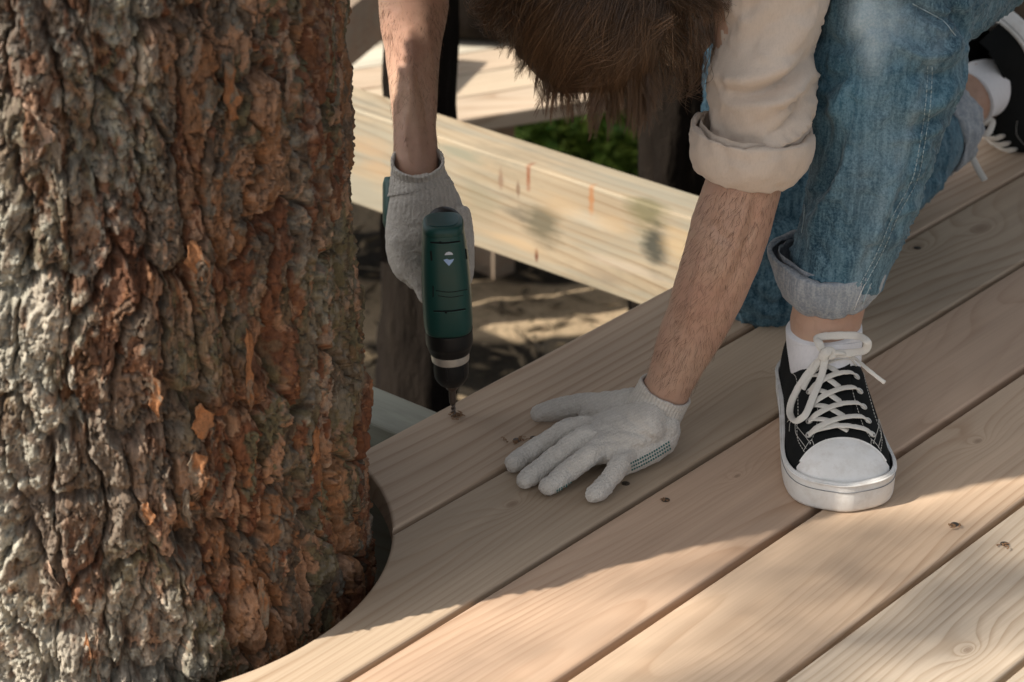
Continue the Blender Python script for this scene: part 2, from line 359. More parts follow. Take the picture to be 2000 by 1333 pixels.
# ------------------------------------------------------------------ the deck: planks, joists, screws
PT = .028
OC = np.array([-.398, -.420]); OR_ = .284
OU, OV = OC @ BD[:2], OC @ BN[:2]
deck = thing('wooden_deck', 'new larch plank deck with a round cut-out for the big pine, on bare joists', 'deck', (0, 0, 0))
edges = [(.0475, .1765), (.1835, .3175), (.3240, .4585), (.4670, .6045), (.6110, .7490), (.7555, .893), (.900, 1.037)]
TINT = [(.53, .405, .295), (.49, .385, .28), (.58, .415, .297), (.605, .452, .322), (.56, .465, .36), (.58, .49, .38), (.52, .42, .32)]
def u_at(px, py, z=0.): p = onz(px, py, z); return p @ BD, p @ BN
KN = {0: [], 1: [(1000, 985, .005), (1915, 447, .011), (1792, 483, .007), (1520, 720, .003)], 2: [(1440, 930, .003)], 3: [(1910, 862, .004)], 4: [(1890, 1270, .004)], 5: [], 6: []}
SCREWS = {0: [(1010, 860), (1043, 856)], 1: [(1222, 945), (1792, 485)], 2: [(1300, 977)], 3: [(1865, 1025)], 4: [(1962, 1063)]}
dark_m = plain('screw_steel', (.10, .085, .07), .45, .5, .7); hole_m = plain('screw_hole_rim', (.16, .10, .06), .9, .1)
def plank_obj(u0, u1, v0, v1, mat, notch=False, cutleft=False, cutright=False, screws=(), name='plank', label=None):
    """plank spanning u0..u1, v0..v1; cut by the round opening where asked"""
    pts = []
    hw = lambda v: math.sqrt(max(OR_**2 - (v - OV)**2, 0))
    vs = np.linspace(v0, v1, 16)
    if cutleft: left = [(OU + hw(v), v) for v in vs]
    elif notch:
        left = [(u0, v0)] ; left = [(u0, v0)]
    else: left = [(u0, v0), (u0, v1)]
    if cutright: right = [(OU - hw(v), v) for v in vs[::-1]]
    else: right = [(u1, v1), (u1, v0)]
    if notch:
        a = math.sqrt(OR_**2 - (v0 - OV)**2); us = np.linspace(OU - a, OU + a, 40)[::-1]
        nt = [(u, OV + math.sqrt(max(OR_**2 - (u - OU)**2, 0))) for u in us]
        pts = [(u0, v0), (u0, v1), (u1, v1), (u1, v0)] + nt
    else: pts = left + right
    cu, cv = (u0 + u1) / 2, (v0 + v1) / 2
    bm = bmesh.new()
    # local y must run along -v (right-handed frame x = u, y = -v, z up)
    top = [bm.verts.new((u - cu, -(v - cv), 0)) for u, v in pts]
    f = bm.faces.new(top); bm.normal_update()
    if f.normal.z < 0: f.normal_flip()
    ret = bmesh.ops.extrude_face_region(bm, geom=[f]); ev = [g for g in ret['geom'] if isinstance(g, bmesh.types.BMVert)]
    bmesh.ops.translate(bm, verts=ev, vec=(0, 0, 0)); 
    for vtx in top: vtx.co.z = -PT
    bmesh.ops.recalc_face_normals(bm, faces=bm.faces)
    te = [e for e in bm.edges if all(abs(q.co.z) < 1e-6 for q in e.verts)]
    bmesh.ops.bevel(bm, geom=te, offset=.0032, segments=3, profile=.5, affect='EDGES')
    me = bpy.data.meshes.new(name); bm.to_mesh(me); bm.free()
    o = bpy.data.objects.new(name, me); COL.objects.link(o); me.materials.append(mat); o.parent = deck
    p = uv(cu, cv, 0); o.location = p; o.rotation_euler = (random.uniform(-.002, .002), 0, PH)
    if label: o['label'] = label
    for s in screws:
        q = onz(*s) ; l = np.array([(q - p) @ BD, -(q - p) @ BN, 0]); v = []
        rr = .0042; V1, F1 = tube(np.array([l + [0, 0, -.004], l + [0, 0, .00045]]), rr, rr, (1, 0, 0), 14, (0, 0))
        V2, F2 = tube(np.array([l + [0, 0, .0002], l + [0, 0, .0011]]), .0012, .0034, (1, .6, 0), 6, (0, 0))
        me = mesh_of('screw', *join([(V1, F1), (V2, F2)]), False); me.materials.append(dark_m); so_ = bpy.data.objects.new('screw', me); COL.objects.link(so_); so_.parent = o
    return o
for i, (v0, v1) in enumerate(edges):
    cu = (-1.6 + 3.0) / 2
    def kl(px, py): 
        q = onz(px, py); return (q @ BD - cu, -(q @ BN - (v0 + v1) / 2))
    if i == 0: cu = (OU + 3.0) / 2
    kn = [(*kl(a, b), r) for a, b, r in KN[i]]
    mt = wood('larch_%d' % i, i * 1.37 + .6, TINT[i], kn, ring=[1, 1, 1.1, 1.0, 1.3, 1, 1][i], warp=[.5, 1, 1.15, 1.2, .8, 1, 1][i])
    if i == 0:
        plank_obj(OU, 3.0, v0, v1, mt, cutleft=True, screws=SCREWS.get(i, ()))
        plank_obj(-1.6, OU, v0, v1, mt, cutright=True)
    elif i == 1: plank_obj(-1.6, 3.0, v0, v1, mt, notch=True, screws=SCREWS.get(i, ()))
    else: plank_obj(-1.6, 3.0, v0, v1, mt, screws=SCREWS.get(i, ()))
def joist(u0, u1, v0, v1, zt, zb, mat, label=None):
    bm = bmesh.new(); bmesh.ops.create_cube(bm, size=1); L, Wd, Hh = v1 - v0, u1 - u0, zt - zb
    for v in bm.verts: v.co = (v.co.x * L, v.co.y * Wd, v.co.z * Hh)
    bmesh.ops.bevel(bm, geom=list(bm.edges), offset=.003, segments=2, profile=.5, affect='EDGES')
    me = bpy.data.meshes.new('joist'); bm.to_mesh(me); bm.free(); o = bpy.data.objects.new('joist', me); COL.objects.link(o); me.materials.append(mat); o.parent = deck
    o.location = uv((u0 + u1) / 2, (v0 + v1) / 2, (zt + zb) / 2); o.rotation_euler = (0, 0, PH - R(90))
    if label: o['label'] = label
    return o
# big beam: local X = +v direction, local Y = +u direction
BV0, BV1 = -2.4, 1.5; bzc = (-.0285 - .172) / 2; buc = (.4515 + .516) / 2
def bl(px, py): q = on_u(px, py, .4515); return (q @ BN - (BV0 + BV1) / 2, .4515 - buc, q[2] - bzc)
ST_ = []
for px, py, wx, wz, c, am in [(1032, 345, .006, .022, (.22, .07, .03), .95), (1012, 370, .004, .015, (.14, .08, .05), .7), (1155, 388, .006, .028, (.34, .16, .07), .85), (978, 350, .006, .02, (.20, .12, .08), .7),
                              (1060, 440, .045, .035, (.10, .09, .06), .8), (1010, 420, .03, .012, (.13, .11, .08), .7), (1265, 410, .042, .05, (.13, .12, .06), .75), (1280, 480, .026, .045, (.05, .05, .04), .9), (1048, 500, .004, .012, (.12, .04, .02), .9),
                              (900, 300, .05, .012, (.20, .22, .17), .6), (1150, 430, .06, .012, (.60, .54, .44), .25), (720, 290, .06, .02, (.45, .29, .16), .4), (1220, 520, .08, .01, (.55, .45, .36), .3), (880, 400, .03, .05, (.26, .24, .18), .5), (930, 380, .05, .04, (.20, .19, .13), .45), (1090, 400, .05, .02, (.46, .32, .18), .4), (1200, 440, .045, .02, (.46, .32, .18), .4), (740, 330, .05, .015, (.44, .28, .15), .4), (1330, 480, .04, .03, (.50, .36, .20), .5), (1000, 470, .06, .012, (.48, .34, .20), .5), (1180, 540, .05, .012, (.20, .16, .12), .5)]:
    l = bl(px, py); ST_.append((l[0], l[1], l[2], wx, .022, wz, c, am))
beam_m = wood('pale_timber', 5.2, (.38, .31, .215), (), ring=.9, warp=.8, aged=.62, stains=ST_, contrast=1.5)
joist(.4515, .516, BV0, BV1, -.0285, -.172, beam_m, 'pale stained timber beam with rust streaks and dark blotches')
gj = wood('grey_timber', 9.1, (.34, .35, .29), [(-.86, 0.0, .006)], ring=.7, aged=.65, contrast=.8)
jo = joist(-.2000, -.1365, -1.2, 1.5, -.0285, -.172, gj, 'grey-green weathered joist end')
br = wood('brown_timber', 2.1, (.30, .22, .16), (), ring=.8, aged=.3)
joist(-.86, -.797, -1.2, 1.5, -.0285, -.172, br); joist(1.105, 1.168, -.03, 1.5, -.0285, -.172, br)
# cross block framing the tree opening (seen as the grey shelf inside the cut-out)
joist(-.262, -.203, -.17, .33, -.055, -.172, gj)

# ------------------------------------------------------------------ lower landing behind, posts and trees beyond
LZ = -.42
land = thing('lower_landing', 'sunlit lower wooden landing behind the pale beam, its planks at an angle', 'landing', (0, 0, 0))
lm = [wood('landing_%d' % k, 20 + k, t, (), ring=.9, aged=.12) for k, t in enumerate([(.52, .42, .32), (.62, .54, .42), (.60, .50, .38), (.66, .62, .52)])]
a0 = onz(870, 240, LZ); a1 = onz(1085, 206, LZ); ld = unit(a1 - a0); lnrm = np.array([-ld[1], ld[0], 0.])
lang = math.atan2(ld[1], ld[0]); ww = .108
for k in range(5):
    mid = a0 + ld * .15 + lnrm * (ww * (k + .5))
    bm = bmesh.new(); bmesh.ops.create_cube(bm, size=1)
    for v in bm.verts: v.co = (v.co.x * (2.6), v.co.y * (ww - .006), v.co.z * .03)
    bmesh.ops.bevel(bm, geom=list(bm.edges), offset=.003, segments=2, profile=.5, affect='EDGES')
    me = bpy.data.meshes.new('plank'); bm.to_mesh(me); bm.free(); o = bpy.data.objects.new('plank', me); COL.objects.link(o); o.parent = land
    me.materials.append(lm[[0, 2, 0, 3, 3][k]]); o.location = (mid[0] - .75, mid[1] - .75 * ld[1] / ld[0], LZ - .015); o.rotation_euler = (0, 0, lang)
for k in range(2):
    p = a0 + ld * (-.9 + k * 1.1) + lnrm * .25
    V, F = tube(np.array([[p[0], p[1], GZ - .1], [p[0], p[1], LZ - .03]]), .04, .04, (1, 0, 0), 4, (0, 0)); mk('post', V, F, br, land, False)

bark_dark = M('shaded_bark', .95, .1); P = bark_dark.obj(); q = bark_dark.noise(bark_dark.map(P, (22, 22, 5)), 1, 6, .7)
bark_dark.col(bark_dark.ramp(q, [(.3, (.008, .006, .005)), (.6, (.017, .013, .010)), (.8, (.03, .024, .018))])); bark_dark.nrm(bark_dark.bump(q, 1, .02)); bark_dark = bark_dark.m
leaf_m = M('pine_needles', .7, .2); q = leaf_m.noise(leaf_m.obj(), 3, 3, .6); leaf_m.col(leaf_m.mix(q, (.03, .055, .02), (.07, .11, .035))); leaf_m = leaf_m.m
def needles(cl, per, size, r):
    n = len(cl) * per; c = np.repeat(cl, per, 0) + r.normal(0, size, (n, 3)) * [1, 1, .45]
    d = unit(r.normal(0, 1, (n, 3)) + [0, 0, .3]); s = unit(np.cross(d, r.normal(0, 1, (n, 3)))); L = r.uniform(.05, .10, (n, 1)); W = r.uniform(.006, .014, (n, 1))
    V = np.stack([c - s * W, c + s * W, c + d * L + s * W * .3, c + d * L - s * W * .3], 1).reshape(-1, 3); return V, np.arange(n * 4).reshape(-1, 4)
def small_tree(x, y, r0, h, label, lean=(0, 0), crown=True, seed=1, cz=3.2):
    t = thing('pine_tree', label, 'tree', (x, y, GZ)); r = np.random.default_rng(seed)
    z = np.concatenate([np.linspace(GZ - .05, 1.6, 90), np.linspace(1.7, h, 25)]); th = np.arange(36) / 36 * 2 * math.pi
    ZZ, TT = np.meshgrid(z, th, indexing='ij'); rr = r0 * (1 - .5 * (ZZ - GZ) / (h - GZ)) * (1 + .45 * np.exp(-(ZZ - GZ) / .12))
    pp = np.stack([np.cos(TT).ravel() * 3, np.sin(TT).ravel() * 3, ZZ.ravel() * 4], -1); rr = rr + (.012 * fbm(pp + seed, seed, 4) + .004 * fbm(pp * 5, seed + 3, 2)).reshape(rr.shape)
    V = np.stack([x + lean[0] * (ZZ - GZ) + rr * np.cos(TT), y + lean[1] * (ZZ - GZ) + rr * np.sin(TT), ZZ], -1).reshape(-1, 3)
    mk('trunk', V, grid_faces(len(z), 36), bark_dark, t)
    if crown:
        cl = r.normal(0, 1, (70, 3)) * [.7, .7, .8] + [x + lean[0] * h, y + lean[1] * h, h * .8]
        V, F = needles(cl, 40, .16, r); mk('crown', V, F, leaf_m, t, False)
    return t
pA = atd(797, 180, 3.75); small_tree(pA[0] + .0, pA[1], .058, 4.5, 'slim dark tree trunk standing behind the beam and the drilling arm', (.02, .02), seed=5)
pB = atd(1318, 260, 3.9); small_tree(pB[0], pB[1], .062, 4.8, 'dark tree trunk behind the head, just left of the beige sleeve', (.0, 0), seed=9)
pC = atd(1000, 45, 4.9)
# dark log bench beyond the landing, and a brown plank propped at the far left
t = thing('log_bench', 'dark brown log lying along the far side of the lower landing', 'log', (float(pC[0]), float(pC[1]), LZ))
V, F = limb([[pC[0] - 1.6, pC[1] + .25, LZ + .09, .10, .10], [pC[0], pC[1] + .05, LZ + .10, .11, .11], [pC[0] + 1.8, pC[1] - .10, LZ + .09, .10, .10]], 60, 24, True, ref=(0, 0, 1))
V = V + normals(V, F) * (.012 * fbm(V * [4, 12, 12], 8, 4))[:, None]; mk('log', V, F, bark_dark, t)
for k in (-1.1, 1.1):
    V, F = tube(np.array([[pC[0] + k, pC[1] + .1, GZ - .05], [pC[0] + k, pC[1] + .1, LZ + .03]]), .09, .09, (1, 0, 0), 14, (0, 0)); mk('stump', V, F, bark_dark, t)
def slab(p0, p1, wdir, wd, th, mat, name, parent=None, up=(0, 0, 1)):
    p0, p1 = np.array(p0), np.array(p1); d = unit(p1 - p0); wv = unit(np.array(wdir) - d * (np.array(wdir) @ d)); u = np.cross(d, wv)
    c = [p + wv * s * wd / 2 + u * q * th / 2 for p in (p0, p1) for s, q in ((-1, -1), (1, -1), (1, 1), (-1, 1))]
    return mk(name, np.array(c), [(0, 1, 2, 3)[::-1], (4, 5, 6, 7), (0, 1, 5, 4), (1, 2, 6, 5), (2, 3, 7, 6), (3, 0, 4, 7)], mat, parent, False)
o = slab(atd(640, 88, 4.5), atd(735, 12, 4.7), (0, .3, 1), .10, .05, br, 'leaning_plank'); tag(o, 'short brown plank slanting up behind the pine trunk', 'plank')
o = slab(atd(600, 14, 5.0), atd(722, 2, 5.05), (0, 1, .1), .30, .04, plain('pale_board', (.50, .52, .50), .7), 'pale_board'); tag(o, 'pale grey board in the far background beside the pine trunk', 'board')

# leafy shrubs on the ground between landing and deck
lf = M('green_leaf', .5, .35); q = lf.noise(lf.obj(), 14, 3, .6); lf.col(lf.mix(lf.ramp(q, [(.35, 0.), (.65, 1.)]), (.10, .22, .03), (.36, .48, .10))); lf.b.inputs['Transmission Weight'].default_value = 0.; lf = lf.m
def shrub(cx, cy, rad, h, n, seed, label):
    r = np.random.default_rng(seed); t = thing('leafy_shrub', label, 'shrub', (cx, cy, GZ), 'low shrubs behind the beam')
    a = r.uniform(0, 6.28, n); q = np.sqrt(r.uniform(0, 1, n)) * rad; z = GZ + h * r.uniform(.15, 1, n) * (1 - .5 * (q / rad) ** 2)
    z += .05 * r.normal(0, 1, n); c = np.stack([cx + q * np.cos(a), cy + q * np.sin(a), z], -1)
    d = unit(r.normal(0, 1, (n, 3)) * [1, 1, .5] + [0, 0, -.1]); s = unit(np.cross(d, np.array([0, 0, 1.]) + r.normal(0, .3, (n, 3)))); u = np.cross(s, d)
    L = r.uniform(.025, .05, (n, 1)); W = L * .33
    V = np.stack([c, c + d * L * .5 + s * W + u * W * .3, c + d * L, c + d * L * .5 - s * W + u * W * .3], 1).reshape(-1, 3)
    mk('foliage', V, np.arange(n * 4).reshape(-1, 4), lf, t, False)
    st = [wire([[cx + .02 * math.cos(k), cy + .02 * math.sin(k), GZ - .02], [cx + rad * .5 * math.cos(k * 1.3), cy + rad * .5 * math.sin(k * 1.3), GZ + h * .8]], .003, m=5) for k in range(6)]
    mk('stem', *join(st), bark_dark, t)
for px, py, rad, h, n, sd, lb in [(1000, 262, .17, .2, 900, 1, 'small dark green shrub right of the slim trunk, behind the beam'), (1105, 262, .18, .24, 1300, 2, 'bright green leafy shrub below the hanging hair'), (1200, 265, .16, .26, 1200, 3, 'pale green shrub beside the dark trunk, right of the hair')]:
    p = onz(px, py + 60, GZ + .02); shrub(p[0], p[1], rad, h, n, sd, lb)
# ------------------------------------------------------------------ the big pine: bark as real relief
pine = thing('pine_tree', 'huge pine with flaking orange and grey bark and pale lichen filling the left side', 'tree', (OC[0], OC[1], GZ))
PX, PY = -.402, -.418
def prad(z): return .2555 - .014 * np.clip(z, 0, 3) + .07 * np.exp(-(z + .9) / .25) 
def bark(tt, zz, dense):
    rb = .26; s = tt * rb; P3 = np.stack([s, zz, np.zeros_like(s)], -1)
    w1 = fbm(P3 * [14, 7, 1], 31, 4); w2 = fbm(P3 * [14, 7, 1] + 50, 37, 4); w3 = fbm(P3 * [75, 55, 1], 41, 3); w4 = fbm(P3 * [75, 55, 1] + 9, 43, 3)
    sw = s + .020 * w1 + .0032 * w3; zw = zz + .034 * w2 + .0042 * w4
    sw = s + .016 * w1 + .0042 * w3; zw = zz + .030 * w2 + .0060 * w4
    w5 = fbm(P3 * [260, 170, 1] + 4, 45, 2); sw = sw + .0016 * w5; zw = zw + .0022 * w5
    # long ridges split by fissures
    f1, f2, c1, ca, cb = worley(sw / .036, zw / .125 + 7, 5); e1 = f2 - f1
    g1, g2, c2, da, db = worley(sw / .0145, zw / .036, 15); e2 = g2 - g1
    h1, h2, c3, ea, eb = worley(sw / .0070 + 3, zw / .0145, 25); e3 = h2 - h1
    k1, k2, c4, _, _ = worley(sw / .0040 + 3, zw / .0068, 26)
    ridge = fbm(P3 * [9, 1.6, 1] + 3, 51, 3)
    Pw = np.stack([sw, zw, np.zeros_like(s)], -1)
    q1 = fbm(Pw * [34, 12, 1] + 40, 101, 4, .55) * 3.8 + c1 * 5; i1 = np.floor(q1); t1 = i1 + sst(0, .10, q1 - i1)
    q2 = fbm(Pw * [100, 36, 1] + 60, 103, 3, .55) * 3.4 + c2 * 4; i2 = np.floor(q2); t2 = i2 + sst(0, .16, q2 - i2)
    H = -.0120 * (1 - sst(.0, .15, e1)) + .0050 * (c1 - .5) + .008 * ridge
    H += .0021 * (t1 - c1 * 5) + .00105 * (t2 - c2 * 4) + .0030 * (c2 - .5) - .0046 * (1 - sst(0, .06, e2)) - .0018 * (1 - sst(0, .07, e3))
    H += .0008 * (c4 - .5) + .0010 * (c3 - .5)
    v = np.abs(fbm(P3 * [46, 8, 1] + 20, 61, 4)); H += -.0050 * (1 - sst(0, .05, v)) * (ridge < .5)
    v = np.abs(fbm(P3 * [140, 26, 1] + 20, 63, 3)); H += -.0018 * (1 - sst(0, .08, v))
    H += .0008 * fbm(P3 * [90, 30, 1], 71, 3) + .0016 * fbm(P3 * [300, 150, 1], 73, 3, .6)
    r1 = _h(i1.astype(np.int64), (c1 * 9999).astype(np.int64), 0 * i1.astype(np.int64), 7); r2 = _h(i2.astype(np.int64), (c2 * 9999).astype(np.int64), i1.astype(np.int64), 9)
    # deep knot hollow and a few broken steps
    for (qs, qz, rs, rz, am) in HOLES:
        d = ((s - qs) / rs) ** 2 + ((zz - qz) / rz) ** 2; H += am * np.exp(-d) * (1 + .5 * w3)
    # lichen crust: only where it grows (patches on the sun side)
    ln = fbm(P3 * [10, 6, 1] + 5, 81, 5) ; lp = fbm(P3 * [110, 90, 1], 83, 4)
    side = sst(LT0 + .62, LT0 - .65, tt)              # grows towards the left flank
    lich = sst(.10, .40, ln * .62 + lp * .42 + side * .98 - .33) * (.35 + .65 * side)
    H += .0030 * lich * (lp + .3) + .0022 * lich * fbm(P3 * [420, 420, 1], 87, 2)
    # flake colour by cell
    warm = fbm(P3 * [7, 4, 1] + 31, 91, 4) + .35 * np.exp(-((s - ZC[0]) / .055) ** 2 - ((zz - ZC[1]) / .16) ** 2)
    old = np.stack([.175 + 0 * s, .132 + 0 * s, .095 + 0 * s], -1); grey = np.array([.25, .225, .185]); org = np.array([.37, .180, .088]); pal = np.array([.46, .285, .185]); red = np.array([.21, .085, .045]); drk = np.array([.075, .048, .034]); olive = np.array([.19, .165, .095])
    C = old
    def mixc(C, col, m): m = np.clip(m, 0, 1)[:, None]; return C * (1 - m) + col * m
    C = mixc(C, olive, sst(-.2, .4, fbm(P3 * [16, 10, 1] + 77, 95, 4)) * .9)
    C = mixc(C, grey, (r2 > .62) * .55); C = mixc(C, drk, (r2 < .16) * .6)
    C = mixc(C, red, (r1 < .26) * sst(-.35, .15, warm) * .85 * (1 - .5 * side))
    om = ((r1 > .68) * sst(-.05, .30, warm) + (r2 > .84) * (r2 < .93) * sst(-.2, .2, warm) * .9); C = mixc(C, org, om * .72 * (1 - .55 * side))
    C = mixc(C, pal, ((r1 > .88) * .7 + (r2 > .93) * .7) * sst(-.5, .1, warm))
    C = mixc(C, drk, (1 - sst(0, .10, e1)) * .35)
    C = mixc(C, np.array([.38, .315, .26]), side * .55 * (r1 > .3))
    lc = np.array([.52, .51, .43]) * (1 + .25 * lp[:, None]); C = mixc(C, lc, lich * .85)
    C = mixc(C, drk, (1 - sst(0, .06, e2)) * .5); C = C * .86 * (1 + .20 * fbm(P3 * [300, 110, 1], 99, 3))[:, None] * (1 + .10 * (c4 - .5))[:, None]
    return H, np.clip(C, .01, .9), lich
TC = math.atan2(-CD - PY, -PX)               # bearing of the camera seen from the trunk
LT0 = TC + .02
def tz(px, py):                               # photo pixel -> (s, z) on the bark
    r = ray(px, py); o = CAM - np.array([PX, PY, 0]); a = r[0]**2 + r[1]**2; b = 2 * (o[0] * r[0] + o[1] * r[1]); c = o[0]**2 + o[1]**2 - .262**2
    D_ = b * b - 4 * a * c; t = (-b - math.sqrt(max(D_, 0))) / 2 / a; p = o + r * t; return math.atan2(p[1], p[0]) * .26, p[2]
ZC = tz(370, 760)
HOLES = [(*tz(375, 1060), .012, .024, -.024), (*tz(560, 690), .016, .022, -.020), (*tz(165, 300), .010, .060, -.014), (*tz(215, 150), .010, .07, -.016), (*tz(60, 560), .006, .03, -.012),
         (*tz(330, 850), .03, .006, -.012), (*tz(150, 1230), .022, .018, -.016), (*tz(50, 240), .022, .030, .010), (*tz(400, 940), .020, .022, .010), (*tz(400, 830), .022, .020, .008), (*tz(640, 350), .02, .012, -.012), (*tz(290, 640), .012, .05, .010), (*tz(110, 1150), .016, .03, .009), (*tz(180, 980), .05, .005, -.010)]
th = np.concatenate([np.linspace(TC - 1.3, TC + 1.75, 680), np.linspace(TC + 1.75, TC - 1.3 + 2 * math.pi, 110)[1:-1]])
zz = np.concatenate([np.linspace(GZ - .1, -.20, 130), np.linspace(-.197, .62, 660), .62 + np.geomspace(.004, 6.4, 150)])
ZZ, TT = np.meshgrid(zz, th, indexing='ij'); t_, z_ = TT.ravel(), ZZ.ravel()
tw = np.mod(t_ - (TC - math.pi), 2 * math.pi) + (TC - math.pi)
H, C, lich = bark(tw, z_, 0)
rr = prad(z_) + H + .006 * np.sin(tw * 2 + z_ * 3)
V = np.stack([PX + .006 * z_ * 0 + rr * np.cos(t_), PY + rr * np.sin(t_), z_], -1)
bm_ = M('pine_bark', .92, .12); P = bm_.obj(); a = bm_.attr('bark_colour'); li = bm_.attr('lichen')
n1 = bm_.noise(bm_.map(P, (1, 1, .4)), 260, 4, .7); n2 = bm_.noise(P, 700, 3, .7); n3 = bm_.noise(bm_.map(P, (1, 1, .5)), 60, 4, .65)
c = bm_.mix(bm_.math('MULTIPLY', bm_.ramp(n1, [(.3, 1.), (.5, 0.)]), .45), a.outputs['Color'], bm_.mix(1.0, a.outputs['Color'], (.45, .42, .40), 'MULTIPLY'))
c = bm_.mix(bm_.math('MULTIPLY', bm_.ramp(n1, [(.52, 0.), (.7, 1.)]), .35), c, bm_.mix(1.0, c, (1.6, 1.5, 1.4), 'MULTIPLY'))
c = bm_.mix(bm_.math('MULTIPLY', bm_.ramp(n3, [(.55, 0.), (.72, 1.)]), .30), c, (.24, .22, .18))
bm_.col(c); n4 = bm_.noise(bm_.map(P, (1, 1, .3)), 150, 5, .75, .6)
bm_.nrm(bm_.bump(bm_.math('ADD', bm_.math('MULTIPLY', bm_.math('ABSOLUTE', bm_.math('SUBTRACT', n4, .5)), 4.), bm_.math('ADD', n1, bm_.math('MULTIPLY', n2, .7))), .7, .0016))
c = bm_.mix(bm_.ramp(bm_.math('ABSOLUTE', bm_.math('SUBTRACT', n4, .5)), [(.0, .35), (.02, 0.)]), c, (.07, .048, .036)); bm_.col(c)
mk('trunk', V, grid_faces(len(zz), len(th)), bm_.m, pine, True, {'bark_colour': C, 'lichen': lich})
# loose flakes curling off the bark, each its own part
def flake_mat(name, c):
    m = M(name, .9, .12); P = m.obj(); a = m.noise(m.map(P, (1, 1, .4)), 70, 5, .7); b = m.noise(P, 380, 4, .7); e = m.noise(m.map(P, (1, 1, .5)), 35, 4, .7, 1.)
    k = m.mix(m.ramp(a, [(.35, 0.), (.65, 1.)]), tuple(x * .55 for x in c), tuple(x * 1.2 for x in c)); k = m.mix(m.ramp(e, [(.48, 0.), (.58, 1.)]), k, (.20, .165, .125)); k = m.mix(m.math('MULTIPLY', m.ramp(b, [(.35, 1.), (.5, 0.)]), .5), k, (.09, .06, .045))
    m.col(k); m.nrm(m.bump(m.math('ADD', a, b), .8, .0018)); return m.m
fl_m = [flake_mat('flake_orange', (.36, .17, .08)), flake_mat('flake_grey', (.27, .23, .19)), flake_mat('flake_pale', (.42, .29, .21))]
fr = np.random.default_rng(5)
def trunk_pt(px, py, off): s_, z0 = tz(px, py); t0 = s_ / .26; r0 = float(prad(np.array([z0]))[0]) + off; return np.array([PX + r0 * math.cos(t0), PY + r0 * math.sin(t0), z0]), np.array([math.cos(t0), math.sin(t0), 0]), np.array([-math.sin(t0), math.cos(t0), 0])
def flake(px, py, wd, ht, tilt, mat, off=.0005):
    p, n, s = trunk_pt(px, py, off); g = 11; V = []
    ph_ = fr.uniform(0, 9)
    for side in (0, 1):
        for i in range(g):
            for j in range(g):
                a, b = j / (g - 1) * 2 - 1, i / (g - 1) * 2 - 1
                rag = 1 - .35 * abs(math.sin(3.1 * b + ph_)) * abs(a) - .2 * abs(math.sin(7 * b + ph_ + a)); k = 1 - .45 * b * b
                x = a * wd * .5 * rag * k + .1 * wd * math.sin(ph_ + 2 * b); y = b * ht * .5 * (1 - .18 * a * a * (1 + math.sin(ph_)))
                d = tilt * (a * .5 + .5) ** 2 * wd + .0012 * math.sin(a * 5 + ph_) * math.cos(b * 4) - side * .0018 * (1 - .7 * max(abs(a), abs(b)))
                V.append(p + s * x + np.array([0, 0, y]) + n * d)
    q = [tuple(f[::-1]) for f in grid_faces(g, g, False)]; F = q + [tuple(int(i) + g * g for i in f[::-1]) for f in q]
    bd_ = [j for j in range(g)] + [i * g + g - 1 for i in range(1, g)] + [(g - 1) * g + j for j in range(g - 2, -1, -1)] + [i * g for i in range(g - 2, 0, -1)]
    F += [(bd_[i], bd_[(i + 1) % len(bd_)], bd_[(i + 1) % len(bd_)] + g * g, bd_[i] + g * g) for i in range(len(bd_))]
    V = np.array(V); V += n * (.0014 * fbm(V * 140, 3, 3))[:, None] + s * (.0024 * fbm(V * 120, 7, 3))[:, None] + np.array([0, 0, 1]) * (.003 * fbm(V * 120, 9, 3))[:, None]
    return mk('bark_flake', V, F, mat, pine, True)
for px, py, wd, ht, tl, mi in [(60, 265, .044, .058, .1, 2), (400, 830, .024, .034, .3, 0), (395, 925, .022, .034, .25, 0), (305, 770, .016, .050, .3, 0), (500, 730, .008, .080, .3, 0), (395, 520, .020, .036, .3, 0),
                              (470, 190, .016, .050, .25, 0), (590, 150, .016, .060, .2, 2), (630, 870, .011, .036, .3, 0), (100, 1150, .020, .050, .25, 2), (190, 1290, .005, .055, .5, 2), (170, 1280, .007, .050, .5, 0), (370, 1000, .007, .036, .6, 1), (520, 1180, .014, .056, .2, 0), (290, 1010, .014, .026, .3, 0), (660, 580, .010, .036, .3, 0), (110, 300, .012, .04, .2, 1)]:
    flake(px, py, wd, ht, tl, fl_m[mi])
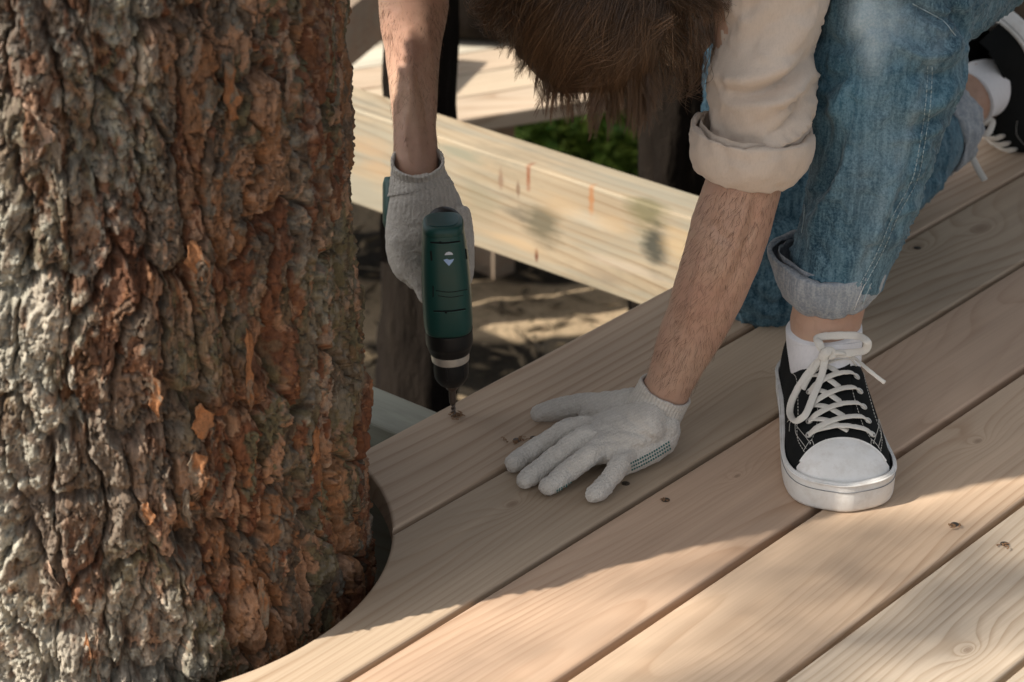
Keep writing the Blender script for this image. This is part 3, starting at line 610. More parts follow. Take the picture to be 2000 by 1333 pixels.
# unseen limbs and crown above the frame, thinned and added to for the light
lb = []
lr = np.random.default_rng(3); clus = []
for k in range(16):
    z0 = 3.0 + k * .22; a = k * 2.4 + .6; L = lr.uniform(1.2, 2.4); p0 = np.array([PX, PY, z0]); d = np.array([math.cos(a), math.sin(a), .25])
    lb.append(wire([[*p0], [*(p0 + d * L * .5)], [*(p0 + d * L + [0, 0, -.1])]], np.linspace(.05, .012, 10), 10, 8))
    for j in range(9): clus.append(p0 + d * L * lr.uniform(.3, 1.1) + lr.normal(0, .16, 3))
def casts(c):
    for z in (-.8, 0, .3, .6):
        g = c - np.array(sdir) * ((c[2] - z) / sdir[2]); x, y, d = proj(g)
        if -500 < x < 2500 and -350 < y < 1750: return True
    return False
clus = [c for c in clus if not casts(c)]; dap = []
for px, py, t_s, k_ in [(1480, 1120, 4.3, 1), (1660, 1130, 4.6, 2), (1590, 1300, 4.8, 3), (1850, 1170, 4.4, 1), (1700, 1240, 4.4, 2), (1905, 350, 4.2, 2), (1380, 1330, 4.6, 1)]:
    q_ = onz(px, py) + np.array(sdir) * (t_s + 2.6)  # clumps added up-sun of deck points to cast soft dapples there
    for k in range(k_): dap.append(q_ + lr.normal(0, .075, 3))
    lb.append(wire([[PX, PY, q_[2] - .5], [(PX + q_[0]) / 2, (PY + q_[1]) / 2, q_[2] - .15], [*(q_ + np.array([.0, .0, -.02]))]], np.linspace(.04, .006, 12), 12, 8))  # limb added to carry the dapple clumps
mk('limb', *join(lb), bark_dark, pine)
V, F = needles(np.array(clus), 70, .075, lr); V2, F2 = needles(np.array(dap), 26, .07, lr)
for py_ in (110, 190, 270, 350):  # unseen clumps added up-sun of the kneeling thigh to shade it
    v_, f_ = needles(np.array([atd(1388, py_, 2.93) + np.array(sdir) * 5.2]), 90, .055, lr); F2 = np.concatenate([F2, f_ + len(V2)]); V2 = np.concatenate([V2, v_])
mk('crown', np.concatenate([V, V2]), np.concatenate([F, F2 + len(V)]), leaf_m, pine, False)
# ------------------------------------------------------------------ the person
pr = onz(1650, 760, 0)
person = thing('person', 'kneeling person in beige shirt, jeans and white gloves, bent low over the drill', 'person', (pr[0], pr[1] + .15, 0))
skin_m = skin('skin', (.50, .33, .235), (.46, .27, .195), (.34, .20, .14))
W3 = lambda *r: np.array(r, float)
hipR, hipL = (.36, .40, .38), (.52, .30, .41)
sL = atd(1490, -170, 2.46); sR = atd(925, -260, 2.60)
neck = (sL + sR) / 2 + np.array([.0, .0, .02])
pel = np.array([.45, .37, .42]); chest = neck + np.array([.07, .11, .02])
bodyparts = [
    limb([(825, 470, 2.697, 50, .022), (814, 345, 2.677, 44, .025), (812, 300, 2.677, 45, .025), (810, 250, 2.679, 42, .025), (809, 200, 2.680, 46, .028), (807, 150, 2.679, 50, .031), (806, 100, 2.678, 55, .034), (806, 50, 2.676, 64, .037), (808, 0, 2.674, 70, .040), (806, -60, 2.672, 68, .042), (812, -110, 2.662, 62, .042)], 70, 36),
    limb([[*atd(812, -110, 2.662), .034, .040], [*atd(860, -200, 2.60), .045, .045], [*sR, .055, .055]], 20, 28, True),
    limb([(1255, 822, 2.585, 46, .022), (1288, 785, 2.575, 47, .024), (1309, 745, 2.565, 48, .025), (1326, 704, 2.557, 54, .027), (1345, 660, 2.548, 61, .030), (1366, 618, 2.54, 65, .033), (1382, 576, 2.53, 70, .036), (1398, 534, 2.52, 73, .038), (1413, 492, 2.512, 76, .040), (1425, 450, 2.505, 78, .041), (1438, 408, 2.50, 77, .042), (1450, 370, 2.495, 75, .043), (1458, 330, 2.49, 74, .043)], 80, 36),
    limb([[*atd(1458, 330, 2.49), .035, .040], [*atd(1480, 180, 2.48), .040, .042], [*sL, .055, .055]], 24, 28, True),
    limb([[*sL, .055, .055], [*(neck + [0, .02, .02]), .07, .06], [*sR, .055, .055]], 20, 28, True),
    limb([[*pel, .16, .12], [*(pel * .55 + chest * .45 + [0, 0, .05]), .15, .11], [*chest, .17, .11], [*neck, .12, .08]], 40, 40, True, ref=(0, 0, 1)),
    limb([[*neck, .055, .055], [*atd(1200, -140, 2.52), .052, .055]], 12, 24, True),
    # legs inside the jeans
    limb([[*hipL, .08, .08], [*atd(1725, 20, 2.53), .055, .055], [*atd(1700, 180, 2.54), .05, .05], [*atd(1685, 320, 2.56), .044, .045], [*atd(1640, 520, 2.585), .036, .036], [*atd(1612, 632, 2.60), .036, .036], [*atd(1612, 680, 2.61), .034, .042]], 60, 28, True, ref=-FW),
    limb([[*hipR, .07, .07], [.335, .30, .27, .06, .06], [.315, .20, .16, .055, .055], [.315, .150, .085, .045, .045], [.36, .20, .078, .045, .045], [.44, .31, .08, .045, .045], [.545, .465, .085, .036, .034], [.585, .502, .105, .034, .036], [.606, .524, .092, .022, .025], [.625, .548, .065, .020, .022]], 60, 28, True, ref=(0, 0, 1)),
    limb([[*pel, .13, .11], [*hipL, .09, .09]], 10, 24, True), limb([[*pel, .13, .11], [*hipR, .09, .09]], 10, 24, True),
    # feet inside the shoes
    limb([[*onz(1612, 700, .065), .030, .036], [*onz(1622, 780, .040), .030, .020], [*onz(1640, 850, .032), .030, .012]], 20, 20, True),
]
hc = atd(1152, -10, 2.475)
# head: crown towards the lens, face turned down to the drill
hz = unit(-FW * .45 + UP * -.75 + RT * .02); hy = unit(np.array([-.35, -.25, -1.]) - hz * (np.array([-.35, -.25, -1.]) @ hz)); hx = np.cross(hy, hz); HR = np.stack([hx, hy, hz], 1)
def hp(x, y, z): return hc + HR @ np.array([x, y, z])
bodyparts += [ellip(hc, (.074, .092, .098), HR), ellip(hp(0, .045, -.055), (.055, .055, .06), HR), limb([[*hp(0, .085, -.0), .009, .009], [*hp(0, .108, -.032), .013, .013]], 8, 12, True), limb([[*hp(0, -.03, -.06), .055, .055], [*neck, .06, .06]], 12, 24, True)]
for sx in (-1, 1):
    bodyparts += [ellip(hp(sx * .077, .0, -.015), (.010, .020, .032), HR, 10, 14), ellip(hp(sx * .028, .088, .0), (.015, .010, .009), HR, 10, 14)]
bodyparts += [ellip(hp(0, .094, -.062), (.024, .008, .007), HR, 8, 14), ellip(hp(0, .092, -.072), (.020, .008, .006), HR, 8, 14)]
V, N, F = fuse(bodyparts, .0036, 5)
# muscle and tendon relief of the forearms
V = V + 2.1 * N * pxfold(V, N, [([(1478, 375), (1470, 430), (1440, 520), (1400, 600)], 9, -.0030), ([(1455, 380), (1440, 470), (1405, 560)], 16, .0016), ([(1375, 470), (1350, 600), (1300, 720)], 10, .0018),
    ([(1345, 690), (1320, 760)], 6, .0018), ([(1335, 620), (1300, 740)], 5, -.0012), ([(1350, 600), (1352, 680), (1340, 760)], 5, .0014),
    ([(798, 120), (830, 190), (842, 300)], 7, -.0026), ([(800, 60), (805, 160), (800, 260)], 9, .0018), ([(835, 60), (846, 160), (845, 260)], 7, .0015), ([(790, 230), (800, 310)], 4, .0012), ([(812, 220), (822, 310)], 4, .0010),
    ([(1380, 420), (1420, 470), (1450, 465)], 10, -.0008)])[:, None] + N * (.0005 * fbm(V * 90, 2, 3))[:, None]
mk('body', V, F, skin_m, person); body_b = bvh(V, F)

# fine dark hair on the forearms
def fuzz(poly, n, ln, seed, along):
    r = np.random.default_rng(seed); Vs, Fs, o = [], [], 0; poly = np.array(poly, float); x0, y0 = poly.min(0); x1, y1 = poly.max(0)
    def inside(x, y):
        c = False; j = len(poly) - 1
        for i in range(len(poly)):
            if (poly[i, 1] > y) != (poly[j, 1] > y) and x < (poly[j, 0] - poly[i, 0]) * (y - poly[i, 1]) / (poly[j, 1] - poly[i, 1]) + poly[i, 0]: c = not c
            j = i
        return c
    al = unit(along); k = 0
    while k < n:
        x, y = r.uniform(x0, x1), r.uniform(y0, y1)
        if not inside(x, y): continue
        k += 1; q = ray(x, y); q /= np.linalg.norm(q); h = body_b.ray_cast(Vector(CAM), Vector(q))
        if h[0] is None: continue
        p = np.array(h[0]); nn = np.array(h[1]); s = unit(np.cross(nn, al)); d = unit(al * .8 + nn * .22 + s * r.normal(0, .30)); L = ln * r.uniform(.5, 1.2)
        c = np.array([p, p + d * L * .5 + nn * .0004, p + d * L - nn * L * .10]); w_ = .00007 * r.uniform(.6, 1.6)
        e = unit(np.cross(d, q)); Vs += [c[0] - e * w_, c[0] + e * w_, c[1] - e * w_, c[1] + e * w_, c[2]]
        Fs += [(o, o + 1, o + 3), (o, o + 3, o + 2), (o + 2, o + 3, o + 4)]; o += 5
    return np.array(Vs), Fs
afm = plain('arm_hair', (.11, .062, .038), .6, .3)
v1 = fuzz([(1376, 372), (1523, 360), (1500, 460), (1452, 570), (1410, 680), (1350, 785), (1254, 735), (1310, 600), (1340, 480)], 1300, .011, 1, atd(1290, 780, 2.57) - atd(1450, 400, 2.5))
v2 = fuzz([(738, 0), (877, 0), (862, 100), (852, 220), (858, 315), (766, 315), (764, 220), (748, 100)], 1300, .011, 2, atd(815, 300, 2.585) - atd(806, 50, 2.5))
o_ = len(v1[0]); tag(mk('arm_hair', np.concatenate([v1[0], v2[0]]), v1[1] + [tuple(i + o_ for i in f) for f in v2[1]], afm, person), kind='stuff')

# ---------------- jeans
dn_m = denim('denim', (.050, .142, .200), (.205, .335, .395), (.012, .042, .068))
dn_in = denim('denim_inside', (.30, .335, .36), (.52, .54, .55), (.19, .22, .26), .6)
JL = limb([[*hipL, .12, .11], [*(np.array(hipL) * .5 + atd(1745, -10, 2.53) * .5), .105, .10], [*atd(1752, -30, 2.525), .088, .088], [*atd(1737, 50, 2.52), .079, .080], [*atd(1733, 120, 2.525), .077, .078], [*atd(1716, 200, 2.535), .072, .074], [*atd(1700, 300, 2.55), .062, .070], [*atd(1680, 390, 2.565), .054, .066], [*atd(1655, 470, 2.58), .051, .062], [*atd(1636, 525, 2.588), .050, .060], [*atd(1630, 560, 2.592), .049, .058]], 110, 64, True, ref=-FW, cap=(1, 0))
JR = limb([[*hipR, .10, .10], [*atd(1540, 20, 2.97), .086, .09], [*atd(1522, 150, 2.945), .084, .085], [*atd(1513, 300, 2.92), .079, .085], [*atd(1503, 430, 2.90), .068, .080], [*atd(1500, 520, 2.885), .056, .066]], 80, 56, True, ref=-FW)
JK = ellip(atd(1503, 545, 2.885), (.058, .07, .060))
JS = limb([[.275, .10, .068, .060, .062], [.36, .20, .072, .064, .065], [.45, .315, .078, .062, .062], [.500, .395, .083, .058, .054], [.515, .415, .085, .050, .048]], 60, 44, True, ref=(0, 0, 1))
JP = limb([[*(pel + [-.02, -.02, .04]), .14, .12], [*hipL, .11, .11]], 16, 36, True); JP2 = limb([[*(pel + [0, 0, .04]), .15, .12], [*hipR, .10, .10]], 16, 36, True)
JT = limb([[*pel, .165, .13], [*(pel * .75 + chest * .25 + [0, 0, .02]), .16, .12]], 14, 40, True, ref=(0, 0, 1))
V, N, F = fuse([JL, JR, JK, JS, JP, JP2, JT], .0042, 8)
def puckers(pts, n, wd, L, ang, amp):
    pts = spline(np.c_[np.array(pts, float), np.zeros(len(pts))], n)[:, :2]; out = []
    for i, p in enumerate(pts):
        a = R(ang + 25 * math.sin(i * 2.7)); s = amp * (.6 + .5 * math.sin(i * 1.9 + 1)); out.append(([(p[0] - L * math.cos(a) * .5, p[1] - L * math.sin(a) * .5), (p[0] + L * math.cos(a) * .5, p[1] + L * math.sin(a) * .5)], wd, s))
    return out
SEAM = [(1812, 130), (1808, 200), (1795, 290), (1782, 350), (1745, 420), (1715, 490), (1680, 555)]
fj = [([(1595, 70), (1640, 90), (1700, 60)], 14, -.004), ([(1587, 150), (1612, 165), (1660, 140)], 12, -.006), ([(1590, 230), (1625, 215), (1650, 180)], 16, .004), ([(1600, 190), (1608, 260), (1592, 330)], 14, -.005),
      ([(1885, 70), (1850, 100), (1800, 110), (1740, 80)], 10, .005), ([(1884, 120), (1845, 150), (1790, 150)], 14, -.006), ([(1870, 170), (1820, 205), (1760, 210)], 12, .004), ([(1860, 215), (1822, 245), (1780, 250)], 10, -.004),
      ([(1880, 30), (1840, 40), (1780, 10)], 9, -.006), ([(1855, 0), (1878, 50), (1890, 90)], 9, -.006), ([(1690, 0), (1680, 60), (1700, 110)], 26, .003),
      ([(1652, 300), (1640, 360), (1608, 415), (1590, 470)], 12, .0055), ([(1640, 270), (1615, 350), (1585, 400)], 14, -.006), ([(1700, 300), (1690, 400), (1650, 500)], 16, -.0022), ([(1740, 330), (1722, 420), (1690, 500)], 14, .0020),
      ([(1600, 480), (1625, 530), (1615, 560)], 9, -.004), ([(1560, 480), (1580, 530), (1640, 560)], 8, -.004), ([(1640, 480), (1660, 540)], 8, .003), ([(1700, 480), (1680, 530), (1640, 548)], 8, -.004),
      ([(1385, 120), (1400, 220), (1392, 330)], 12, .003), ([(1450, 400), (1520, 420), (1560, 400)], 12, -.004), ([(1450, 470), (1520, 500), (1560, 480)], 12, .004), ([(1460, 560), (1510, 600), (1550, 560)], 10, -.004),
      ([(1760, 380), (1800, 360), (1850, 330)], 7, -.004), ([(1750, 420), (1800, 395), (1850, 350)], 7, .003)]
fj += puckers(SEAM, 34, 4.5, 22, 20, -.0026) + [(SEAM, 3.0, .0022)] + [([(x - 26 + 3 * math.sin(y / 20), y) for x, y in SEAM], 9, .0012)]
fold_ = fbm(V * [22, 22, 52] + 3 * fbm(V * 9, 77, 2)[:, None], 33, 3); fold_ = (1 - np.abs(fold_) * 2.2).clip(0, 1) ** 2
big = fbm(V * 16 + 4, 12, 4); sm = fbm(V * [60, 60, 40], 14, 3)
X, Y, D_ = proj(V); fade_ = 1 - .85 * sst(470, 530, Y) * (D_ < 2.72)
V = V + N * (fade_ * (.0042 * fold_ + .0036 * big + .0009 * sm + 2.3 * pxfold(V, N, fj)))[:, None]
X, Y, D_ = proj(V)
wear = .95 * np.exp(-((X - 1702) / 42) ** 2 - ((Y - 30) / 55) ** 2) + .5 * np.exp(-((X - 1705) / 26) ** 2 - ((Y - 110) / 50) ** 2) + .22 * np.exp(-((X - 1780) / 60) ** 2 - ((Y - 60) / 60) ** 2)
wear += .20 * np.exp(-((X - 1710) / 55) ** 2 - ((Y - 330) / 140) ** 2) + .16 * np.exp(-((X - (1795 - .35 * (Y - 200))) / 14) ** 2) * (Y > 60) * (Y < 600)
wear = np.clip(wear * (1 + .5 * fbm(V * [60, 60, 25], 3, 3)), 0, .9) * (D_ < 2.72)
jeans = mk('jeans', V, F, dn_m, person, True, {'wear': wear}); jb = bvh(V, F)
th_m = plain('seam_thread', (.36, .44, .46), .8, .1)
def stitch(b, pts, n, r, mat, parent, name='seam', off=.0003, dash=True, d0=None):
    P_ = spline(np.c_[np.array(pts, float), np.zeros(len(pts))], n)[:, :2]; Q_ = hits(b, P_, off, d0); Q_ = Q_[np.abs(np.linalg.norm(Q_ - Q_.mean(0), axis=1)) < .5]
    parts = []
    if dash:
        for i in range(0, len(Q_) - 2, 3):
            if np.linalg.norm(Q_[i + 1] - Q_[i]) < .02: parts.append(wire([Q_[i], Q_[i + 1], Q_[i + 1] * .3 + Q_[i + 2] * .7], r, m=5, ref=-FW))
    else: parts.append(wire(Q_, r, m=6, ref=-FW))
    return mk(name, *join(parts), mat, parent)
stitch(jb, SEAM, 150, .0005, th_m, jeans); stitch(jb, [(x + 9, y + 2) for x, y in SEAM], 150, .0005, th_m, jeans)
stitch(jb, [(1572, 400), (1570, 430), (1566, 455)], 12, .0005, th_m, jeans, dash=False); stitch(jb, [(1783, 8), (1840, 40), (1866, 70)], 40, .0006, th_m, jeans, dash=False)

def ring(keys, prof, m=72, ref=None, wob=0., seed=1):
    """hollow roll: keys (x,y,z,ra,rb) along the limb; prof (t 0..1, dr) outline from inside lip over the outside and back"""
    k = np.asarray(keys, float); n = 60; s = spline(k, n); T = unit(np.gradient(s[:, :3], axis=0)); rf = -FW if ref is None else np.array(ref, float)
    A = unit(np.cross(T, rf)); B = unit(np.cross(A, T)); rows = []
    a = np.arange(m) / m * 2 * math.pi; P_ = spline(np.c_[np.array(prof, float), np.zeros(len(prof))], 30)
    for t, dr in P_[:, :2]:
        i = np.clip(t, 0, 1) * (n - 1); i0 = int(min(math.floor(i), n - 2)); f = i - i0; c = s[i0] * (1 - f) + s[i0 + 1] * f; ext = (t - np.clip(t, 0, 1))
        cc = c[:3] + T[i0] * ext * np.linalg.norm(s[-1, :3] - s[0, :3])
        rows.append(cc + A[i0] * (np.cos(a) * (c[3] + dr))[:, None] + B[i0] * (np.sin(a) * (c[4] + dr))[:, None])
    V = np.concatenate(rows); F = grid_faces(30, m)
    if wob:
        N = normals(V, F); V = V + N * (wob * fbm(V * 28, seed, 3) + wob * .5 * fbm(V * 110, seed + 2, 2) - wob * 1.3 * (1 - np.abs(fbm(V * [34, 34, 20], seed + 5, 3)) * 3).clip(0, 1))[:, None]
    return V, F
roll = [(-.02, -.006), (.5, -.005), (.97, -.004), (1.03, -.001), (1.03, .003), (.95, .0055), (.5, .0065), (.1, .0065), (0, .005), (-.02, .001), (.10, -.002)]
V, F = ring([[*atd(1624, 494, 2.572), .0500, .050], [*atd(1624, 530, 2.585), .0510, .051], [*atd(1630, 562, 2.598), .0440, .047]], roll, ref=-FW, wob=.0016)
X, Y, _ = proj(V); V = V + RT * (.010 * np.exp(-((X - 1525) / 22) ** 2 - ((Y - 500) / 30) ** 2) * -1)[:, None] + UP * (.008 * np.exp(-((X - 1525) / 30) ** 2 - ((Y - 500) / 40) ** 2))[:, None]
cf = mk('trouser_cuff', V, F, dn_in, jeans, True, {'wear': np.zeros(len(V))}); cf['label'] = 'pale turned-up denim cuff above the front sneaker'
cb_ = bvh(V, F); stitch(cb_, [(1688, 556), (1674, 590), (1668, 606)], 40, .0006, plain('light_thread', (.62, .62, .60), .8, .1), cf); stitch(cb_, [(1703, 550), (1690, 580), (1683, 598)], 40, .0006, th_m, cf)
V, F = ring([[.500, .405, .082, .060, .055], [.522, .430, .085, .060, .055], [.544, .452, .090, .048, .045]], roll, ref=(0, 0, 1), wob=.003, seed=7)
cf = mk('trouser_cuff', V, F, dn_in, jeans, True, {'wear': np.zeros(len(V))}); cf['label'] = 'grey turned-up denim cuff at the rear ankle'

# ---------------- shirt
sh_m = cloth('beige_shirt', (.60, .50, .41), (.68, .575, .48), 600)
SLV = limb([(1462, 322, 2.49, 84, .048), (1470, 295, 2.487, 92, .053), (1480, 262, 2.485, 92, .056), (1484, 225, 2.483, 98, .062), (1488, 165, 2.48, 107, .066), (1492, 90, 2.475, 92, .066), (1508, 10, 2.465, 108, .072), (1510, -70, 2.46, 125, .080), (1490, -170, 2.46, 150, .085)], 90, 64, cap=(0, 1))
SLR = limb([[*atd(818, -130, 2.657), .050, .052], [*atd(860, -200, 2.60), .062, .06], [*sR, .075, .07]], 24, 40, True)
CHN = limb([[*sL, .085, .08], [*(neck + [0, .05, .0]), .10, .085], [*sR, .08, .075]], 24, 40, True)
BCK = limb([[*(pel + [0, 0, .05]), .175, .135], [*(pel * .55 + chest * .45 + [0, 0, .07]), .175, .13], [*(chest + [0, 0, .01]), .19, .125], [*(neck + [0, .03, .01]), .14, .09]], 40, 56, True, ref=(0, 0, 1))
V, N, F = fuse([SLV, SLR, CHN, BCK], .0042, 8)
fs = [([(1390, 168), (1440, 186), (1500, 178), (1560, 140), (1590, 90)], 13, -.0075), ([(1400, 150), (1450, 158), (1520, 140), (1575, 90)], 20, .004), ([(1420, 190), (1480, 200), (1540, 190), (1590, 150)], 16, .004),
      ([(1525, 215), (1550, 205), (1590, 160)], 7, -.0045), ([(1500, 265), (1540, 240), (1580, 190), (1594, 165)], 6, -.0045), ([(1500, 290), (1545, 262), (1585, 205)], 8, .004), ([(1510, 280), (1550, 250), (1588, 190)], 4, -.003),
      ([(1400, 260), (1430, 275), (1480, 280)], 8, -.003), ([(1440, 90), (1500, 60), (1560, 10)], 24, -.003), ([(1480, 120), (1540, 80), (1600, 20)], 18, .003), ([(1410, 80), (1440, 30), (1490, 0)], 12, -.003), ([(1388, 200), (1395, 240), (1400, 262)], 8, .003)]
fo = fbm(V * [24, 24, 40] + 2.5 * fbm(V * 8, 78, 2)[:, None], 35, 3); fo = (1 - np.abs(fo) * 2.4).clip(0, 1) ** 2
V = V + N * (.0030 * fo + .0022 * fbm(V * 18, 22, 3) + .0005 * fbm(V * 90, 23, 2) + 2.3 * pxfold(V, N, fs))[:, None]
shirt = mk('shirt', V, F, sh_m, person); sb_ = bvh(V, F)
V, F = ring([[*atd(1470, 246, 2.474), .0545, .056], [*atd(1465, 290, 2.484), .0550, .056], [*atd(1459, 330, 2.495), .0470, .050]], roll, ref=-FW, wob=.0022, seed=3)
N = normals(V, F); V = V + N * pxfold(V, N, [([(1360, 290), (1450, 318), (1560, 290)], 9, -.0016), ([(1372, 330), (1440, 350), (1520, 345)], 7, .0012), ([(1540, 262), (1560, 300)], 6, -.003), ([(1400, 300), (1480, 330)], 5, -.001)])[:, None]
c_ = mk('rolled_sleeve', V, F, sh_m, shirt)
# collar and front placket hanging open beside the hair
cl = []
for q0, q1, q2, wd in [((1395, -30, 2.50), (1378, 40, 2.50), (1352, 92, 2.51), 42), ((1345, -20, 2.53), (1335, 55, 2.53), (1322, 125, 2.54), 46)]:
    k_ = K((q0[0], q0[1], q0[2], wd, .004), (q1[0], q1[1], q1[2], wd * .95, .004), (q2[0], q2[1], q2[2], wd * .62, .004)); s_ = spline(k_, 24); v, f = tube(s_[:, :3], s_[:, 3], s_[:, 4], -FW, 32, (1, 1)); cl.append((v + normals(v, f) * (.003 * fbm(v * 30, 4, 3))[:, None], f))
mk('collar', *join(cl), sh_m, shirt)

# ---------------- socks
sock_m = cloth('white_sock', (.72, .71, .72), (.80, .79, .80), 380, .0005)
V, F = limb([[*atd(1609, 640, 2.598), .0385, .040], [*atd(1610, 665, 2.604), .0385, .043], [*onz(1612, 715, .07), .036, .045]], 20, 48, True, ref=-FW, cap=(0, 1))
X, Y, _ = proj(V); a = np.arctan2(Y - 655, X - 1610); mk('sock', V, F, sock_m, person)
# ---------------- canvas sneakers
canvas_m = cloth('black_canvas', (.009, .010, .010), (.016, .017, .017), 900, .0005, 0.)
rub = M('white_rubber', .42, .4); q = rub.noise(rub.obj(), 18, 5, .65); q2 = rub.noise(rub.obj(), 70, 4, .7)
c = rub.mix(rub.ramp(q, [(.4, 0.), (.62, 1.)]), (.70, .69, .66), (.80, .79, .77)); c = rub.mix(rub.math('MULTIPLY', rub.ramp(q2, [(.48, 0.), (.66, 1.)]), .28), c, (.46, .40, .33)); rub.col(c); rub.nrm(rub.bump(q2, .15, .0006)); rub = rub.m
lace_m = cloth('cotton_lace', (.62, .585, .52), (.74, .71, .65), 1100, .0004)
eye_m = plain('eyelet_metal', (.62, .61, .58), .35, .5, .8); line_m = plain('sole_pinstripe', (.20, .21, .22), .6); wthread = plain('white_thread', (.58, .56, .51), .8, .1)
def tab(x, xs, ys): return np.interp(x, xs, ys)
YS = [0, .006, .02, .04, .10, .15, .185, .215, .24, .262, .278, .29, .297, .30]
WS = [.004, .018, .030, .036, .038, .0415, .0450, .0478, .0488, .0468, .0418, .0315, .0185, .004]
HY = [0, .05, .12, .135, .15, .175, .205, .235, .262, .275, .287, .296, .30]
HS = [.082, .080, .092, .093, .090, .081, .0695, .0600, .0515, .045, .036, .027, .020]
YF = np.linspace(0, .30, 601); WF = np.interp(YF, YS, WS)
for _ in range(220): WF[1:-1] = (WF[:-2] + 2 * WF[1:-1] + WF[2:]) / 4
def sw(y): return np.interp(y, YF, WF) * 1.055
def shh(y): return np.interp(y, HY, HS)
Z0 = .012
def ssurf(x, y, off=0.):
    w_ = sw(y); c_ = min(abs(x / w_), .999); s_ = math.sqrt(max(1 - c_ ** (2 / .78), 0)) ** .78
    e = 1e-3; f = lambda a, b: Z0 + (shh(b) - Z0) * math.sqrt(max(1 - min(abs(a / sw(b)), .999) ** (2 / .78), 0)) ** .78
    z = f(x, y); gx_, gy_ = (f(x + e, y) - f(x - e, y)) / 2 / e, (f(x, y + e) - f(x, y - e)) / 2 / e; n = unit(np.array([-gx_, -gy_, 1.]))
    return np.array([x, y, z]) + n * off
def sneaker(O, X, Y, Z, label, front):
    B = np.stack([X, Y, Z], 1); Tm = lambda V: np.asarray(V) @ B.T + O
    # upper
    ys = np.concatenate([np.linspace(0, .03, 14), np.linspace(.033, .262, 70)]); na = 64; a = np.linspace(0, math.pi, na)
    rows = []
    for y in ys:
        ca, sa = np.cos(a), np.sin(a); x = sw(y) * np.sign(ca) * np.abs(ca) ** .78; z = Z0 + (shh(y) - Z0) * np.abs(sa) ** .78
        rows.append(np.stack([x, np.full(na, y), z], -1))
    V = np.concatenate(rows); F = grid_faces(len(ys), na, False)
    cen = V[F].mean(1); yy = cen[:, 1]; lat = np.abs(cen[:, 0]) / sw(yy)
    lim = np.where(yy < .128, .80 * np.sqrt(np.clip((.128 - yy) / .03, 0, 1)), 0); keep = ~((lat < lim) & (cen[:, 2] > .05)); F = F[keep]
    V = V + .0008 * np.stack([0 * V[:, 0], 0 * V[:, 0], fbm(V * 40, 3, 3)], -1)
    sn = mk('sneaker', Tm(V), F, canvas_m, person); sn['label'] = label
    # sole: outline swept
    ty = np.linspace(0, 1, 120); yo = .15 - .15 * np.cos(ty * math.pi)
    xo = sw(np.clip(yo, 0, .30)) + .0028; xo[0] = xo[-1] = .0
    yo[0] -= .001; yo[-1] += .0006; out = np.concatenate([np.stack([xo, yo], -1), np.stack([-xo, yo], -1)[::-1][1:-1]]); mo = len(out); ctr = np.array([0, .15])
    def level(z, k, toe=0.): 
        o2 = out + unit(out - ctr) * k; zz_ = z + toe * sst(.20, .29, o2[:, 1]); return np.c_[o2, zz_]
    prof = [(.0, -.004, 0), (.0008, -.001, 0), (.004, .0005, 0), (.014, .0012, .002), (.022, .0008, .006), (.0245, .0002, .007), (.0252, -.0012, .007), (.0250, -.004, .007)]
    V = np.concatenate([level(*p) for p in prof]); F = [tuple(f) for f in grid_faces(len(prof), mo)]; F.append(tuple(range(mo))[::-1])
    so_ = mk('sole', Tm(V), F, rub, sn)
    P_ = level(.0195, .0016, .0035); mk('pinstripe', *wire(Tm(np.r_[P_, P_[:1]]), .0004, m=6, ref=Z), line_m, sn)
    P_ = level(.0235, .0012, .0065); mk('foxing_bead', *wire(Tm(np.r_[P_, P_[:1]]), .0012, m=6, ref=Z), rub, sn)
    # toe cap dome
    rows = []; a = np.linspace(0, math.pi, 60)
    for y in np.concatenate([np.linspace(.240, .29, 26), .30 - .010 * (1 - np.linspace(0, 1, 10)[1:]) ** 2]):
        ca, sa = np.cos(a), np.sin(a); w_ = sw(y) + .0010; yb = y + .0
        rows.append(np.stack([w_ * np.sign(ca) * np.abs(ca) ** .78, np.full(60, yb), Z0 + (shh(y) + .0012 - Z0) * np.abs(sa) ** .78], -1))
    V = np.concatenate(rows); F = grid_faces(len(rows), 60, False); cen = V[F].mean(1); keep = cen[:, 1] > .251 + 8 * cen[:, 0] ** 2; F = F[keep]
    o = mk('toe_cap', Tm(V), F, rub, sn)
    P_ = np.array([ssurf(x, .251 + 8 * x * x, .0010) for x in np.linspace(-.041, .041, 30)]); mk('cap_edge', *wire(Tm(P_), .0009, m=6, ref=Z), rub, sn)
    # tongue
    tg = [[*ssurf(0, .235, -.0005)], [*ssurf(0, .18, -.0005)], [*ssurf(0, .14, .001)], [0, .115, .108]]
    v, f = tube(spline(np.array(tg), 20), np.linspace(.014, .021, 20), .0012, (0, 0, 1), 20); mk('tongue', Tm(v), f, canvas_m, sn)
    # collar piping and stitch lines
    def line(pts, r, mat, name, off=.0006, n=40, dash=False):
        P_ = spline(np.c_[np.array(pts, float), np.zeros(len(pts))], n)[:, :2]; Q_ = np.array([ssurf(x, y, off) for x, y in P_]); Q_ = Tm(Q_)
        if dash: return mk(name, *join([wire(Q_[i:i + 2], r, m=5, ref=Z) for i in range(0, n - 1, 2)]), mat, sn)
        return mk(name, *wire(Q_, r, m=6, ref=Z), mat, sn)
    col_ = [(.80 * math.sqrt(min((.128 - y) / .03, 1)) * sw(y), y) for y in np.linspace(.012, .1279, 40)]
    P_ = np.array([ssurf(x, y, .0002) for x, y in col_] + [ssurf(-x, y, .0002) for x, y in col_[::-1]]); mk('collar_piping', *wire(Tm(P_), .0016, m=8, ref=Z), canvas_m, sn)
